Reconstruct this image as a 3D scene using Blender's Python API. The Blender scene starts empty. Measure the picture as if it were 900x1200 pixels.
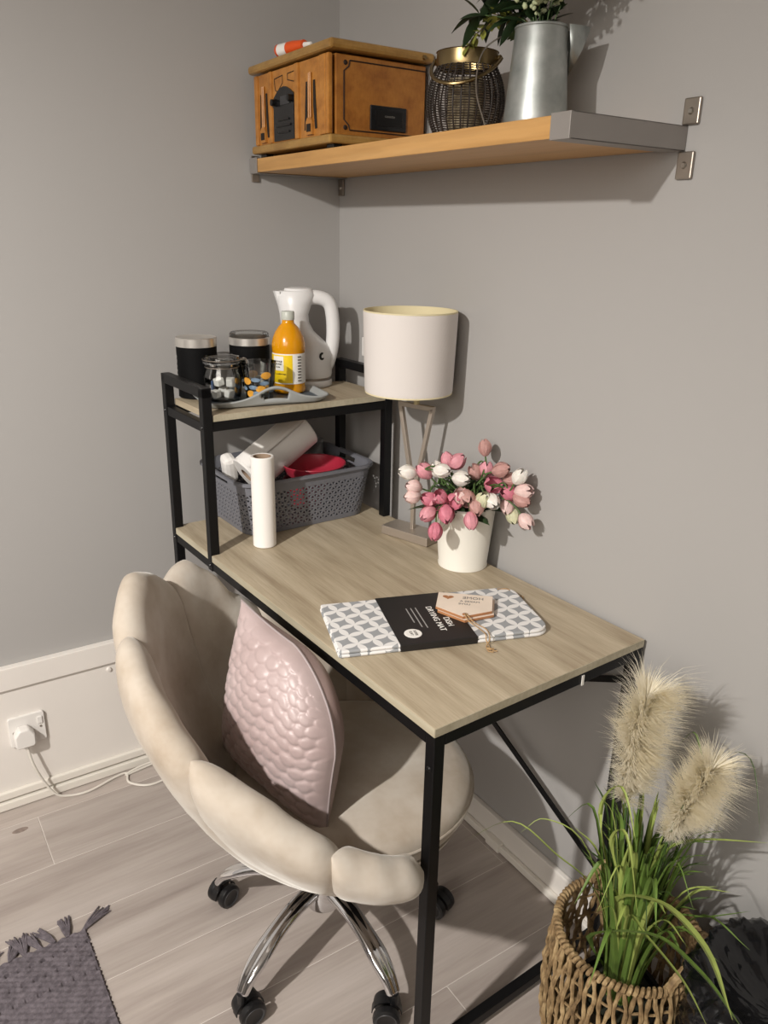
import bpy, bmesh, math, random
from math import sin, cos, pi, radians, sqrt, atan2
from mathutils import Vector, Matrix, noise
random.seed(7)
R = random.Random(11)
sc = bpy.context.scene
COL = sc.collection

# ------------------------------------------------------------------ camera, light, exposure
def V(*a): return Vector(a)
cam_d = bpy.data.cameras.new('camera')
cam_d.sensor_fit = 'VERTICAL'; cam_d.sensor_height = 24.0; cam_d.sensor_width = 18.0
cam_d.lens = 923.3017 / 1200 * 24.0
cam_d.clip_start = 0.02
cam = bpy.data.objects.new('camera', cam_d); COL.objects.link(cam)
cr, cu, cf = V(.5501, .8349, .0187), V(-.2893, .1695, .9421), V(-.7834, .5237, -.3347)
M = Matrix((cr, cu, -cf)).transposed().to_4x4(); M.translation = V(1.98440, -1.16130, 1.46706)
cam.matrix_world = M
sc.camera = cam

world = bpy.data.worlds.new('world'); sc.world = world; world.use_nodes = True
world.node_tree.nodes['Background'].inputs[0].default_value = (1.0, .93, .86, 1)
world.node_tree.nodes['Background'].inputs[1].default_value = 0.05

ld = bpy.data.lights.new('ceiling_spotlight', 'SPOT'); ld.energy = 172; ld.color = (1.0, .955, .90); ld.shadow_soft_size = .035
ld.spot_size = math.radians(116); ld.spot_blend = 1.0
lo = bpy.data.objects.new('ceiling_spotlight', ld); lo.location = (1.55, -2.45, 2.23); COL.objects.link(lo)
lo.rotation_euler = (Vector((.60, -1.0, 0)) - lo.location).to_track_quat('-Z', 'Y').to_euler()
la_ = bpy.data.lights.new('added_fill_light', 'AREA'); la_.energy = 42; la_.color = (1.0, .93, .84); la_.size = 2.0  # soft fill added to lift the shadows, not an actual fixture of the room
lo2 = bpy.data.objects.new('added_fill_light', la_); lo2.location = (2.7, -3.0, 2.38); COL.objects.link(lo2)
lo2.rotation_euler = (Vector((1.0, -.5, .6)) - lo2.location).to_track_quat('-Z', 'Y').to_euler()

sc.view_settings.view_transform = 'Standard'; sc.view_settings.look = 'None'
sc.view_settings.exposure = 0.80; sc.view_settings.gamma = 1.0; sc.view_settings.use_curve_mapping = False

# ------------------------------------------------------------------ materials
def lin(c):
    if isinstance(c, str):
        c = [int(c[i:i+2], 16) / 255 for i in (0, 2, 4)]
        c = [x / 12.92 if x <= .04045 else ((x + .055) / 1.055) ** 2.4 for x in c]
    return (*c[:3], 1)
MATS = {}
class NT:
    def __init__(s, name):
        s.m = bpy.data.materials.new(name); s.m.use_nodes = True; s.t = s.m.node_tree; s.n = s.t.nodes
        s.b = s.n['Principled BSDF']; MATS[name] = s.m
    def node(s, typ, **kw):
        n = s.n.new(typ)
        for k, v in kw.items():
            if k.startswith('i_'): n.inputs[k[2:].replace('_', ' ')].default_value = v
            else: setattr(n, k, v)
        return n
    def link(s, a, b): s.t.links.new(a, b)
    def math(s, op, a, b=None, c=None):
        n = s.n.new('ShaderNodeMath'); n.operation = op
        for i, x in enumerate((a, b, c)):
            if x is None: continue
            if isinstance(x, (int, float)): n.inputs[i].default_value = x
            else: s.link(x, n.inputs[i])
        return n.outputs[0]
    def mix(s, f, a, b):
        n = s.n.new('ShaderNodeMix'); n.data_type = 'RGBA'
        for i, x in ((0, f), (6, a), (7, b)):
            if isinstance(x, (int, float)): n.inputs[i].default_value = x
            elif isinstance(x, tuple): n.inputs[i].default_value = x
            else: s.link(x, n.inputs[i])
        return n.outputs[2]
    def ramp(s, f, stops):
        n = s.n.new('ShaderNodeValToRGB'); e = n.color_ramp.elements
        while len(e) < len(stops): e.new(.5)
        for el, (p, c) in zip(e, stops): el.position = p; el.color = c
        s.link(f, n.inputs[0]); return n.outputs[0]
    def coord(s, which='Object', scale=(1, 1, 1), rot=(0, 0, 0)):
        t = s.n.new('ShaderNodeTexCoord'); m = s.n.new('ShaderNodeMapping'); m.inputs['Scale'].default_value = scale; m.inputs['Rotation'].default_value = rot
        s.link(t.outputs[which], m.inputs[0]); return m.outputs[0]
    def noise(s, vec, scale, detail=3, rough=.5, out=0):
        n = s.node('ShaderNodeTexNoise'); n.inputs['Scale'].default_value = scale; n.inputs['Detail'].default_value = detail; n.inputs['Roughness'].default_value = rough
        s.link(vec, n.inputs['Vector']); return n.outputs[out]
    def bump(s, h, strength=.3, dist=.002):
        n = s.node('ShaderNodeBump'); n.inputs['Strength'].default_value = strength; n.inputs['Distance'].default_value = dist
        s.link(h, n.inputs['Height']); s.link(n.outputs[0], s.b.inputs['Normal'])
    def set(s, **kw):
        for k, v in kw.items():
            i = s.b.inputs[k.replace('_', ' ')]
            if hasattr(v, 'is_output') or isinstance(v, bpy.types.NodeSocket): s.link(v, i)
            else: i.default_value = v

def simple(name, col, rough=.5, metal=0, var=.06, scale=8, bump=0, bscale=60, **kw):
    t = NT(name); c = lin(col)
    v = t.coord(); n = t.noise(v, scale, 4)
    a = tuple(x * (1 - var) for x in c[:3]) + (1,); b = tuple(min(1, x * (1 + var)) for x in c[:3]) + (1,)
    t.set(Base_Color=t.ramp(n, [(.3, a), (.7, b)]), Roughness=rough, Metallic=metal, **kw)
    if bump: t.bump(t.noise(v, bscale, 3), bump, .001)
    return t.m

# wall paint
for nm, c in (('wall_paint', 'A8A6A4'), ('ceiling_paint', 'E8E4DF')):
    t = NT(nm); v = t.coord()
    t.set(Base_Color=t.mix(t.noise(v, 1.5, 4), lin(c), tuple(x * .96 for x in lin(c)[:3]) + (1,)), Roughness=.62)
    t.bump(t.noise(v, 220, 3), .08, .001)
simple('white_gloss_paint', 'E3DED8', .38, var=.03, scale=3, bump=.05, bscale=30)
simple('white_trunking', 'E4DFD6', .4, var=.03)
simple('white_plastic', 'E6E3DF', .28, var=.02)
simple('kettle_plastic', 'E4E4E4', .3, var=.01)
simple('grey_plastic_panel', '8E8F93', .4)
simple('black_metal', '0A0A0C', .45, metal=.0, var=.1, bump=.05, bscale=400, Specular_IOR_Level=.3)
simple('black_plastic', '0A0A0B', .35)
simple('black_matt', '060607', .7, Specular_IOR_Level=.15)
simple('steel_brushed', 'A39A90', .38, metal=.9, var=.08, scale=30)
simple('steel_trim', '8F8A86', .45, metal=.25, var=.05)
simple('lamp_nickel', 'B5AA9E', .38, metal=.6, var=.05)
simple('chrome', 'D9D9DB', .07, metal=1, var=.0)
simple('brass', '93805C', .34, metal=1, var=.1)
simple('screw_steel', 'B5B0A8', .3, metal=1)
simple('cap_grey', 'C3C7BE', .4)
simple('lid_steel', 'D2CEC8', .3, metal=.7, var=.05, scale=30)
simple('tray_grey', '9FA3A3', .42, var=.03)
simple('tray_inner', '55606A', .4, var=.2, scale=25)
simple('red_plastic', 'A82A3E', .35, var=.04)
simple('paper_white', 'EFECE8', .8, var=.02, bump=.25, bscale=140)
simple('card_brown', '9B8570', .85)
simple('sugar_white', 'E8E6E0', .7, bump=.3, bscale=300)
simple('pot_enamel', 'E9E6DC', .3, var=.02)
simple('shade_inner', 'D8CDA8', .7, var=.03)
simple('lamp_holder', 'C9BD92', .5)
simple('orange_plastic', 'E0561C', .35)
simple('label_white', 'EDEBE6', .5)
simple('print_black', '1B1A1A', .6)
simple('print_grey', '6D6A66', .6)
simple('band_black', '1D1B1B', .5, var=.08, scale=5)
simple('mat_fabric_side', 'C9CACB', .9)
simple('plaque_wood', 'EADBCB', .6, var=.06, scale=12)
simple('plaque_edge', 'A9744C', .6, var=.1)
simple('twine', 'A98A63', .9, var=.2, scale=80)
simple('cable_white', 'DAD5CC', .45)
simple('candle_wax', 'C9C0A8', .5)
simple('lantern_cane', '2A211B', .6, var=.3, scale=60)
simple('lantern_cream', 'A79A80', .7, var=.1, scale=40)
simple('stem_green', '46602E', .6, var=.2)
simple('leaf_dark', '26391F', .45, var=.35, scale=20)
simple('leaf_tulip', '2F4127', .5, var=.3, scale=20)
simple('leaf_yellow_green', '8C9140', .5, var=.25, scale=40)
simple('berry_white', 'B4BE96', .6, var=.25, scale=60)
simple('stem_brown', '6B5A38', .7, var=.2)
simple('potting_moss', '1D2014', .95, var=.4, scale=60, bump=.5)
simple('rubber_grey', '3A3A3C', .5)
simple('caster_black', '101012', .38, var=.15, scale=30)
simple('radio_black', '17181A', .22, var=.2, scale=15)
simple('radio_groove', '24140A', .7)
simple('speaker_cloth', '1C1611', .9)
simple('orange_juice', 'D8940C', .18, var=.05, scale=20)
simple('label_yellow', 'F0CC10', .45, var=.04)
simple('glass_blue', '6E8296', .4, var=.4, scale=60)
simple('glass_orange', 'D59A3A', .4, var=.2, scale=60)
simple('tea_foil', '4D6690', .4, var=.5, scale=30)
simple('pin_grey', '9A9A98', .4)
for nm, c in (('tulip_white', 'E9DED6'), ('tulip_blush', 'E3C3BE'), ('tulip_dusty', 'B98A83'), ('tulip_pink', 'CC7386'), ('tulip_rose', 'D48E99'), ('tulip_cream', 'C9C7A4')):
    t = NT(nm); v = t.coord('Object'); c = lin(c)
    sx = t.node('ShaderNodeSeparateXYZ'); t.link(v, sx.inputs[0])
    f = t.math('MULTIPLY', sx.outputs[2], 30)
    t.set(Base_Color=t.mix(t.noise(t.coord('Object', (90, 90, 10)), 3, 3), tuple(min(1, x * 1.25 + .05) for x in c[:3]) + (1,), tuple(x * .7 for x in c[:3]) + (1,)), Roughness=.6, Subsurface_Weight=.05)

# glass
for nm, col, ro in (('clear_glass', (.96, .98, .97, 1), .02), ('clear_plastic', (.93, .94, .94, 1), .12)):
    t = NT(nm)
    g = t.node('ShaderNodeBsdfGlass'); g.inputs['Color'].default_value = col; g.inputs['IOR'].default_value = 1.25; g.inputs['Roughness'].default_value = ro
    tr = t.node('ShaderNodeBsdfTransparent'); tr.inputs[0].default_value = (.95, .96, .96, 1)
    gl = t.node('ShaderNodeBsdfGlossy'); gl.inputs['Roughness'].default_value = ro
    fr = t.node('ShaderNodeFresnel'); fr.inputs[0].default_value = 1.45
    m1 = t.node('ShaderNodeMixShader'); t.link(t.math('ADD', t.math('MULTIPLY', fr.outputs[0], .9), .04), m1.inputs[0]); t.link(tr.outputs[0], m1.inputs[1]); t.link(gl.outputs[0], m1.inputs[2])
    if nm == 'clear_plastic':
        df = t.node('ShaderNodeBsdfDiffuse'); df.inputs[0].default_value = (.8, .8, .8, 1); m2 = t.node('ShaderNodeMixShader'); m2.inputs[0].default_value = .10
        t.link(m1.outputs[0], m2.inputs[1]); t.link(df.outputs[0], m2.inputs[2]); m1 = m2
    t.link(m1.outputs[0], t.n['Material Output'].inputs[0])

# floor wood (planks run along y)
t = NT('floor_laminate')
oi = t.node('ShaderNodeObjectInfo'); tc = t.node('ShaderNodeTexCoord')
add = t.node('ShaderNodeVectorMath'); add.operation = 'MULTIPLY_ADD'
sc3 = t.node('ShaderNodeCombineXYZ'); t.link(oi.outputs['Random'], sc3.inputs[0]); t.link(oi.outputs['Random'], sc3.inputs[1])
t.link(sc3.outputs[0], add.inputs[0]); add.inputs[1].default_value = (37, 91, 13); t.link(tc.outputs['Object'], add.inputs[2])
mp = t.node('ShaderNodeMapping'); mp.inputs['Scale'].default_value = (9, .9, 1); t.link(add.outputs[0], mp.inputs[0])
mp2 = t.node('ShaderNodeMapping'); mp2.inputs['Scale'].default_value = (60, 2.5, 1); t.link(add.outputs[0], mp2.inputs[0])
n1 = t.noise(mp.outputs[0], 1.6, 6, .6); n2 = t.noise(mp2.outputs[0], 2.0, 5, .6)
n1n = t.n[-1]
base = t.ramp(n1, [(.25, lin('948983')), (.5, lin('AEA49D')), (.75, lin('BBB2AC'))])
fine = t.ramp(n2, [(.3, (.86, .85, .85, 1)), (.62, (1, 1, 1, 1))])
mul = t.node('ShaderNodeMix'); mul.data_type = 'RGBA'; mul.blend_type = 'MULTIPLY'; mul.inputs[0].default_value = .75
t.link(base, mul.inputs[6]); t.link(fine, mul.inputs[7])
hsv = t.node('ShaderNodeHueSaturation'); t.link(t.math('ADD', t.math('MULTIPLY', oi.outputs['Random'], .16), .94), hsv.inputs['Value']); t.link(mul.outputs[2], hsv.inputs['Color'])
t.set(Base_Color=hsv.outputs[0], Roughness=.42); t.bump(n2, .12, .001)
simple('floor_groove', 'CFC8C2', .6)
simple('knot_dark', '84766E', .6, var=.2, scale=90)

# desk oak (grain along local x)
def oak(name, c0, c1, c2, sx=1.2, sy=14, rough=.5, mottle=True):
    t = NT(name); v = t.coord('Object', (sx, sy, 14)); n = t.noise(v, 2.2, 7, .62)
    v2 = t.coord('Object', (sx * 6, sy * 12, 40)); nf = t.noise(v2, 2, 4)
    b = t.ramp(n, [(.3, lin(c0)), (.5, lin(c1)), (.72, lin(c2))])
    f = t.ramp(nf, [(.35, (.84, .83, .81, 1)), (.6, (1, 1, 1, 1))])
    m = t.node('ShaderNodeMix'); m.data_type = 'RGBA'; m.blend_type = 'MULTIPLY'; m.inputs[0].default_value = .7
    t.link(b, m.inputs[6]); t.link(f, m.inputs[7]); t.set(Base_Color=m.outputs[2], Roughness=rough); t.bump(nf, .1, .001)
oak('desk_oak', '97876F', 'B4A68E', 'C6B9A1', 1.1, 12)
oak('desk_edge', 'A49A82', 'B5AD97', 'C2BAA4', 1, 6)
oak('shelf_beech', 'B5884F', 'C4965B', 'CBA068', .6, 6, .4)
oak('radio_oak', '9A6226', 'B27733', 'BF853E', 10, 3, .32)
oak('radio_oak_side', '8A5522', 'A0682C', 'AF7634', 2, 10, .35)
oak('radio_trim', '8E6A35', 'A07B42', 'AE8A4E', 6, 6, .3)

# velvet
t = NT('velvet_beige'); v = t.coord()
n = t.noise(v, 7, 4, .6); nf = t.noise(v, 160, 3)
t.set(Base_Color=t.mix(t.math('MULTIPLY', nf, .35), t.ramp(n, [(.28, lin('A39482')), (.5, lin('BBB1A4')), (.72, lin('CFCAC1'))]), lin('BBB1A5')), Roughness=.85, Sheen_Weight=.55, Sheen_Roughness=.35)
t.b.inputs['Sheen Tint'].default_value = lin('E6E6E2'); t.bump(t.noise(v, 22, 4), .25, .004)
# satin pillow
t = NT('satin_pink'); v = t.coord()
t.set(Base_Color=t.ramp(t.noise(v, 9, 3), [(.3, lin('A5918F')), (.7, lin('BCABAA'))]), Roughness=.42, Sheen_Weight=.3)
t.bump(t.noise(v, 60, 3), .12, .002)
simple('satin_back', 'A8918D', .5, var=.08)
simple('piping_grey', '9C9090', .6)
simple('seam_dark', '7B6A55', .9)
# lamp shade woven
t = NT('shade_fabric'); v = t.coord()
t.set(Base_Color=lin('D8D2CE'), Roughness=.8, Transmission_Weight=0)
t.bump(t.noise(v, 300, 2), .1, .0005)
# rug
t = NT('rug_grey'); v = t.coord()
t.set(Base_Color=t.ramp(t.noise(v, 90, 4), [(.3, lin('4E484D')), (.7, lin('6E676D'))]), Roughness=.95); t.bump(t.noise(v, 260, 3), .5, .002)
# galvanised
t = NT('galvanised'); v = t.coord()
t.set(Base_Color=t.ramp(t.noise(v, 30, 5), [(.3, lin('969C9A')), (.7, lin('B9BDBB'))]), Metallic=.75, Roughness=.42)
simple('galvanised_inner', '9EA3A1', .5, metal=.3)
# basket plastics
simple('basket_grey', '707178', .5, var=.05)
# seagrass
t = NT('seagrass'); v = t.coord()
t.set(Base_Color=t.ramp(t.noise(v, 45, 5), [(.25, lin('4E3C24')), (.5, lin('8C7350')), (.75, lin('BCA47A'))]), Roughness=.75); t.bump(t.noise(t.coord('Object', (1, 1, .4)), 220, 3), .6, .002)
simple('blade_green', '5C7632', .5, var=.3, scale=12)
simple('blade_dark', '3A4E24', .5, var=.3, scale=12)
simple('blade_light', '94A355', .5, var=.2, scale=12)
t = NT('plume_cream'); v = t.coord()
pc_ = t.ramp(t.noise(v, 10, 3), [(.3, lin('F0E8D0')), (.7, lin('FAF6EA'))]); t.set(Base_Color=pc_, Roughness=.8)
tl = t.node('ShaderNodeBsdfTranslucent'); t.link(pc_, tl.inputs[0]); ms = t.node('ShaderNodeMixShader'); ms.inputs[0].default_value = .45
t.link(t.b.outputs[0], ms.inputs[1]); t.link(tl.outputs[0], ms.inputs[2]); t.link(ms.outputs[0], t.n['Material Output'].inputs[0])
t = NT('bin_bag'); v = t.coord()
t.set(Base_Color=lin('0C0D10'), Roughness=.17); t.bump(t.noise(v, 16, 3, .5), .5, .012)
simple('bin_dark', '16171A', .5)
# drying mat print: overlapping circles
t = NT('mat_print'); P = .033
tc = t.node('ShaderNodeTexCoord'); mp = t.node('ShaderNodeMapping'); mp.inputs['Scale'].default_value = (1 / P, 1 / P, 0); mp.inputs['Rotation'].default_value = (0, 0, 0)
t.link(tc.outputs['Object'], mp.inputs[0]); sx = t.node('ShaderNodeSeparateXYZ'); t.link(mp.outputs[0], sx.inputs[0])
fx = t.math('FRACT', sx.outputs[0]); fy = t.math('FRACT', sx.outputs[1]); tot = None
for ax in (0, 1):
    for ay in (0, 1):
        dx = t.math('SUBTRACT', fx, ax); dy = t.math('SUBTRACT', fy, ay)
        d = t.math('LESS_THAN', t.math('SQRT', t.math('ADD', t.math('MULTIPLY', dx, dx), t.math('MULTIPLY', dy, dy))), .715)
        tot = d if tot is None else t.math('ADD', tot, d)
t.set(Base_Color=t.mix(t.math('GREATER_THAN', tot, 1.5), lin('9A9DA0'), lin('E4E3E2')), Roughness=.85); t.bump(t.noise(t.coord(), 300, 2), .2, .001)

# ------------------------------------------------------------------ mesh helpers
OFF = {}
def thing(name, label, cat, loc, group=None):
    o = bpy.data.objects.new(name, None); COL.objects.link(o); o.location = loc; o.empty_display_size = .05
    OFF[o.name] = Vector(loc); o['label'] = label; o['category'] = cat
    if group: o['group'] = group
    return o
def tag(o, label, cat, group=None):
    o['label'] = label; o['category'] = cat
    if group: o['group'] = group
    return o
def obj(name, bm, mat, parent=None, smooth=True, bevel=0, sub=0, solid=0, org=None, kind=None, auto=True, label=None):
    """link a bmesh (world coordinates) as one object; its origin is its root's, or org for a single-mesh thing"""
    me = bpy.data.meshes.new(name)
    off = OFF[parent.name] if parent is not None else (Vector(org) if org is not None else Vector((0, 0, 0)))
    bm.normal_update()
    if off.length: bmesh.ops.translate(bm, verts=bm.verts, vec=-off)
    bm.to_mesh(me); bm.free()
    o = bpy.data.objects.new(name, me); COL.objects.link(o)
    for m in (mat if isinstance(mat, (list, tuple)) else [mat]): me.materials.append(MATS[m])
    if smooth:
        for p in me.polygons: p.use_smooth = True
    if parent is not None: o.parent = parent
    else: o.location = off
    OFF[o.name] = off
    if bevel:
        b = o.modifiers.new('bevel', 'BEVEL'); b.width = bevel; b.segments = 2; b.limit_method = 'ANGLE'; b.angle_limit = radians(35)
        b.harden_normals = False
    if solid:
        s = o.modifiers.new('solid', 'SOLIDIFY'); s.thickness = solid; s.offset = 0
    if sub:
        s = o.modifiers.new('sub', 'SUBSURF'); s.levels = sub; s.render_levels = sub
    if smooth and auto and not sub:
        if hasattr(me, 'set_sharp_from_angle'): me.set_sharp_from_angle(angle=radians(40))
    if kind: o['kind'] = kind
    if label: o['label'] = label
    return o
def rz(a): return Matrix.Rotation(a, 4, 'Z')
def bx(bm, c, s, m=None):
    g = bmesh.ops.create_cube(bm, size=1)['verts']
    for v in g: v.co = Vector((v.co.x * s[0], v.co.y * s[1], v.co.z * s[2]))
    mm = (m.to_4x4() if m is not None else Matrix.Identity(4))
    for v in g: v.co = (mm @ v.co) + Vector(c)
    return g
def box(c, s, m=None):
    bm = bmesh.new(); bx(bm, c, s, m); return bm
def beam(bm, a, b, w, h, up=(0, 0, 1)):
    a, b = Vector(a), Vector(b); d = (b - a); L = d.length; d.normalize(); up = Vector(up)
    if abs(d.dot(up)) > .98: up = V(0, 1, 0)
    x = d.cross(up).normalized(); z = x.cross(d).normalized()
    m = Matrix((d, x, z)).transposed()
    return bx(bm, (a + b) / 2, (L, w, h), m)
def lathe(bm, prof, c=(0, 0, 0), seg=32, m=None, close=False, a0=0, a1=2 * pi, scl=(1, 1)):
    full = abs(a1 - a0 - 2 * pi) < 1e-6
    n = seg if full else seg + 1; rings = []; c = Vector(c)
    for r, z in prof:
        if r < 1e-6:
            p = V(0, 0, z); rings.append([bm.verts.new((m @ p if m else p) + c)])
        else:
            ring = []
            for i in range(n):
                a = a0 + (a1 - a0) * i / seg; p = V(r * cos(a) * scl[0], r * sin(a) * scl[1], z); ring.append(bm.verts.new((m @ p if m else p) + c))
            rings.append(ring)
    if close: rings.append(rings[0])
    for A, B in zip(rings, rings[1:]):
        k = seg if full else seg
        for i in range(k):
            j = (i + 1) % n if full else i + 1
            if len(A) == 1 and len(B) == 1: continue
            if len(A) == 1: f = (A[0], B[j], B[i])
            elif len(B) == 1: f = (A[i], A[j], B[0])
            else: f = (A[i], A[j], B[j], B[i])
            try: bm.faces.new(f)
            except ValueError: pass
    return bm
def tube(bm, pts, r, seg=8, cap=True, flat=None):
    pts = [Vector(p) for p in pts]; n = len(pts)
    rs = r if isinstance(r, (list, tuple)) else [r] * n
    rings = []; prev = None
    for i, p in enumerate(pts):
        t = (pts[min(i + 1, n - 1)] - pts[max(i - 1, 0)]).normalized()
        if prev is None:
            up = V(0, 0, 1) if abs(t.z) < .9 else V(1, 0, 0)
            x = t.cross(up).normalized()
        else:
            x = prev - t * prev.dot(t)
            x = x.normalized() if x.length > 1e-6 else t.orthogonal().normalized()
        prev = x; y = t.cross(x)
        ry = rs[i] * (flat if flat else 1)
        rings.append([bm.verts.new(p + x * rs[i] * cos(2 * pi * k / seg) + y * ry * sin(2 * pi * k / seg)) for k in range(seg)])
    for A, B in zip(rings, rings[1:]):
        for k in range(seg): bm.faces.new((A[k], A[(k + 1) % seg], B[(k + 1) % seg], B[k]))
    if cap:
        bm.faces.new(rings[0][::-1]); bm.faces.new(rings[-1])
    return bm
def prism(bm, poly, z0, z1, f=None):
    """extrude a 2d polygon; f maps (x,y,z) -> world"""
    f = f or (lambda x, y, z: V(x, y, z))
    a = [bm.verts.new(f(x, y, z0)) for x, y in poly]; b = [bm.verts.new(f(x, y, z1)) for x, y in poly]
    n = len(poly); bm.faces.new(a[::-1]); bm.faces.new(b)
    for i in range(n): bm.faces.new((a[i], a[(i + 1) % n], b[(i + 1) % n], b[i]))
    return bm
def fixn(bm): bmesh.ops.recalc_face_normals(bm, faces=bm.faces); return bm
def catmull(P, k=6):
    P = [Vector(p) for p in P]; Q = [P[0] * 2 - P[1]] + P + [P[-1] * 2 - P[-2]]; out = []
    for i in range(1, len(Q) - 2):
        for j in range(k):
            t = j / k; a, b, c, d = Q[i - 1], Q[i], Q[i + 1], Q[i + 2]
            out.append(.5 * ((2 * b) + (c - a) * t + (2 * a - 5 * b + 4 * c - d) * t * t + (3 * b - a - 3 * c + d) * t ** 3))
    out.append(P[-1]); return out
def rrect(w, h, r, k=5):
    out = []
    for cx, cy, a in ((w / 2 - r, h / 2 - r, 0), (-w / 2 + r, h / 2 - r, 90), (-w / 2 + r, -h / 2 + r, 180), (w / 2 - r, -h / 2 + r, 270)):
        for i in range(k + 1):
            t = radians(a + 90 * i / k); out.append((cx + r * cos(t), cy + r * sin(t)))
    return out
def text(name, s, size, m, mat, parent, ext=.0003, align='CENTER'):
    cu_ = bpy.data.curves.new(name, 'FONT'); cu_.body = s; cu_.size = size; cu_.extrude = ext; cu_.align_x = align; cu_.align_y = 'CENTER'
    tmp = bpy.data.objects.new('tmp_text', cu_); me = bpy.data.meshes.new_from_object(tmp); bpy.data.objects.remove(tmp); bpy.data.curves.remove(cu_)
    me.name = name; me.materials.clear(); me.materials.append(MATS[mat])
    o = bpy.data.objects.new(name, me); COL.objects.link(o)
    o.parent = parent; mm = m.copy(); mm.translation = mm.translation - OFF[parent.name]; o.matrix_local = mm
    OFF[o.name] = OFF[parent.name]
    return o
def copy_tree(o, parent=None):
    c = o.copy(); COL.objects.link(c)
    if parent is not None: c.parent = parent
    for ch in o.children: copy_tree(ch, c)
    return c

# ------------------------------------------------------------------ room shell
RX, RY, RZ = 3.7, -4.2, 2.42
def structure(name, bm, mat, **k):
    return obj(name, bm, mat, kind='structure', smooth=False, **k)
structure('wall_left', box((-.05, RY / 2, RZ / 2), (.1, -RY + .2, RZ)), 'wall_paint')
structure('wall_back', box((RX / 2, .05, RZ / 2), (RX, .1, RZ)), 'wall_paint')
structure('wall_right', box((RX + .05, RY / 2, RZ / 2), (.1, -RY + .2, RZ)), 'wall_paint')
structure('wall_front', box((RX / 2, RY - .05, RZ / 2), (RX, .1, RZ)), 'wall_paint')
structure('ceiling', box((RX / 2, RY / 2, RZ + .05), (RX + .2, -RY + .2, .1)), 'ceiling_paint')
fl = structure('floor', box((RX / 2, RY / 2, -.0508), (RX, -RY, .1)), 'floor_groove')
# planks: boundaries read off the photograph's seams, 0.194 m wide, laid along y
PW = .1942; X0 = .0915 - PW
pm = {}
k = 0
for i in range(20):
    xa = X0 + i * PW; xb = xa + PW
    if xa > RX: break
    off = {1: -.972, 2: -.09, 3: -.06, 4: -.04, 6: -.366}.get(i, -((i * .437) % 1.2))
    y = off
    while y < 0: y += 1.2
    while y > RY:
        ya, yb = max(y - 1.2, RY), min(y, 0)
        if yb > ya + .01:
            x0, x1 = max(xa, 0), min(xb, RX)
            bm = bmesh.new(); g = .0007
            bx(bm, (0, 0, -.003), (x1 - x0 - 2 * g, yb - ya - 2 * g, .006))
            o = obj('plank', bm, 'floor_laminate', fl, smooth=False, bevel=.0012)
            o.location = ((x0 + x1) / 2, (ya + yb) / 2, 0)
        y -= 1.2
bm = bmesh.new(); lathe(bm, [(0, .0009), (.010, .0008), (.013, 0)], (.119, -1.02, 0), 20, scl=(.7, 1.5)); obj('knot', bm, 'knot_dark', fl)

# lower white panel, rail and trunking on the left wall
wl = structure('trim_1', box((.006, RY / 2, .18), (.012, -RY, .34)), 'white_gloss_paint')
r_ = obj('dado_rail', box((.0105, RY / 2, .381), (.021, -RY, .062)), 'white_gloss_paint', wl, smooth=False, bevel=.002)
for nm, y, z in (('screw_cap', -.735, .33),):
    bm = bmesh.new(); lathe(bm, [(0, .006), (.005, .005), (.007, 0)], (.012, y, z), 16, Matrix.Rotation(pi / 2, 3, 'Y')); obj(nm, bm, 'white_gloss_paint', wl)
obj('cable_trunking', box((.020, RY / 2, .014), (.016, -RY, .024)), 'white_trunking', wl, smooth=False, bevel=.003, label='lower white cable trunking strip')
obj('cable_trunking', box((.018, RY / 2, .043), (.012, -RY, .022)), 'white_trunking', wl, smooth=False, bevel=.003, label='upper white cable trunking strip')
bb = structure('baseboard_back', box((RX / 2 + .02, -.0075, .04), (RX - .06, .015, .08)), 'white_gloss_paint', bevel=.003)
obj('cable_trunking', box((RX / 2 + .02, -.022, .013), (RX - .06, .013, .020)), 'white_trunking', bb, smooth=False, bevel=.003)
obj('trunking_joint', box((.815, -.0235, .014), (.05, .019, .026)), 'white_trunking', bb, smooth=False, bevel=.003)

# ------------------------------------------------------------------ socket, plug and cable
t0 = thing('wall_socket', 'white double-screw wall socket on the lower white panel at left', 'socket', (.012, -.957, .223))
Yx = Matrix(((0, 0, 1), (1, 0, 0), (0, 1, 0)))   # local x->y, y->z, z->x
def onleft(bm, c, prof):
    return bm
bm = bmesh.new(); prism(bm, [(x - .957, y + .223) for x, y in rrect(.088, .086, .006)], .012, .021, lambda a, b, c: V(c, a, b)); fixn(bm)
obj('face_plate', bm, 'white_plastic', t0, smooth=False, bevel=.0015)
for dy in (-.033, .033):
    bm = bmesh.new(); lathe(bm, [(0, .0012), (.003, .001), (.0034, 0)], (.021, -.957 + dy, .223), 12, Matrix.Rotation(pi / 2, 3, 'Y')); obj('screw', bm, 'screw_steel', t0)
obj('rocker_switch', box((.0225, -.925, .243), (.004, .012, .02)), 'white_plastic', t0, smooth=False, bevel=.001)
t1 = thing('mains_plug', 'white three-pin plug pushed into the wall socket', 'plug', (.021, -.968, .215))
bm = bmesh.new(); poly = [(-.025, -.02), (-.02, -.028), (.02, -.028), (.025, -.02), (.025, .008), (.012, .026), (-.012, .026), (-.025, .008)]
prism(bm, [(x - .968, y + .215) for x, y in poly], .0212, .05, lambda a, b, c: V(c, a, b)); fixn(bm)
obj('plug_body', bm, 'white_plastic', t1, bevel=.004)
bm = bmesh.new(); tube(bm, [(.035, -.968, .19), (.037, -.965, .178)], .0055, 10); obj('cord_grip', bm, 'white_plastic', t1)
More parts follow.
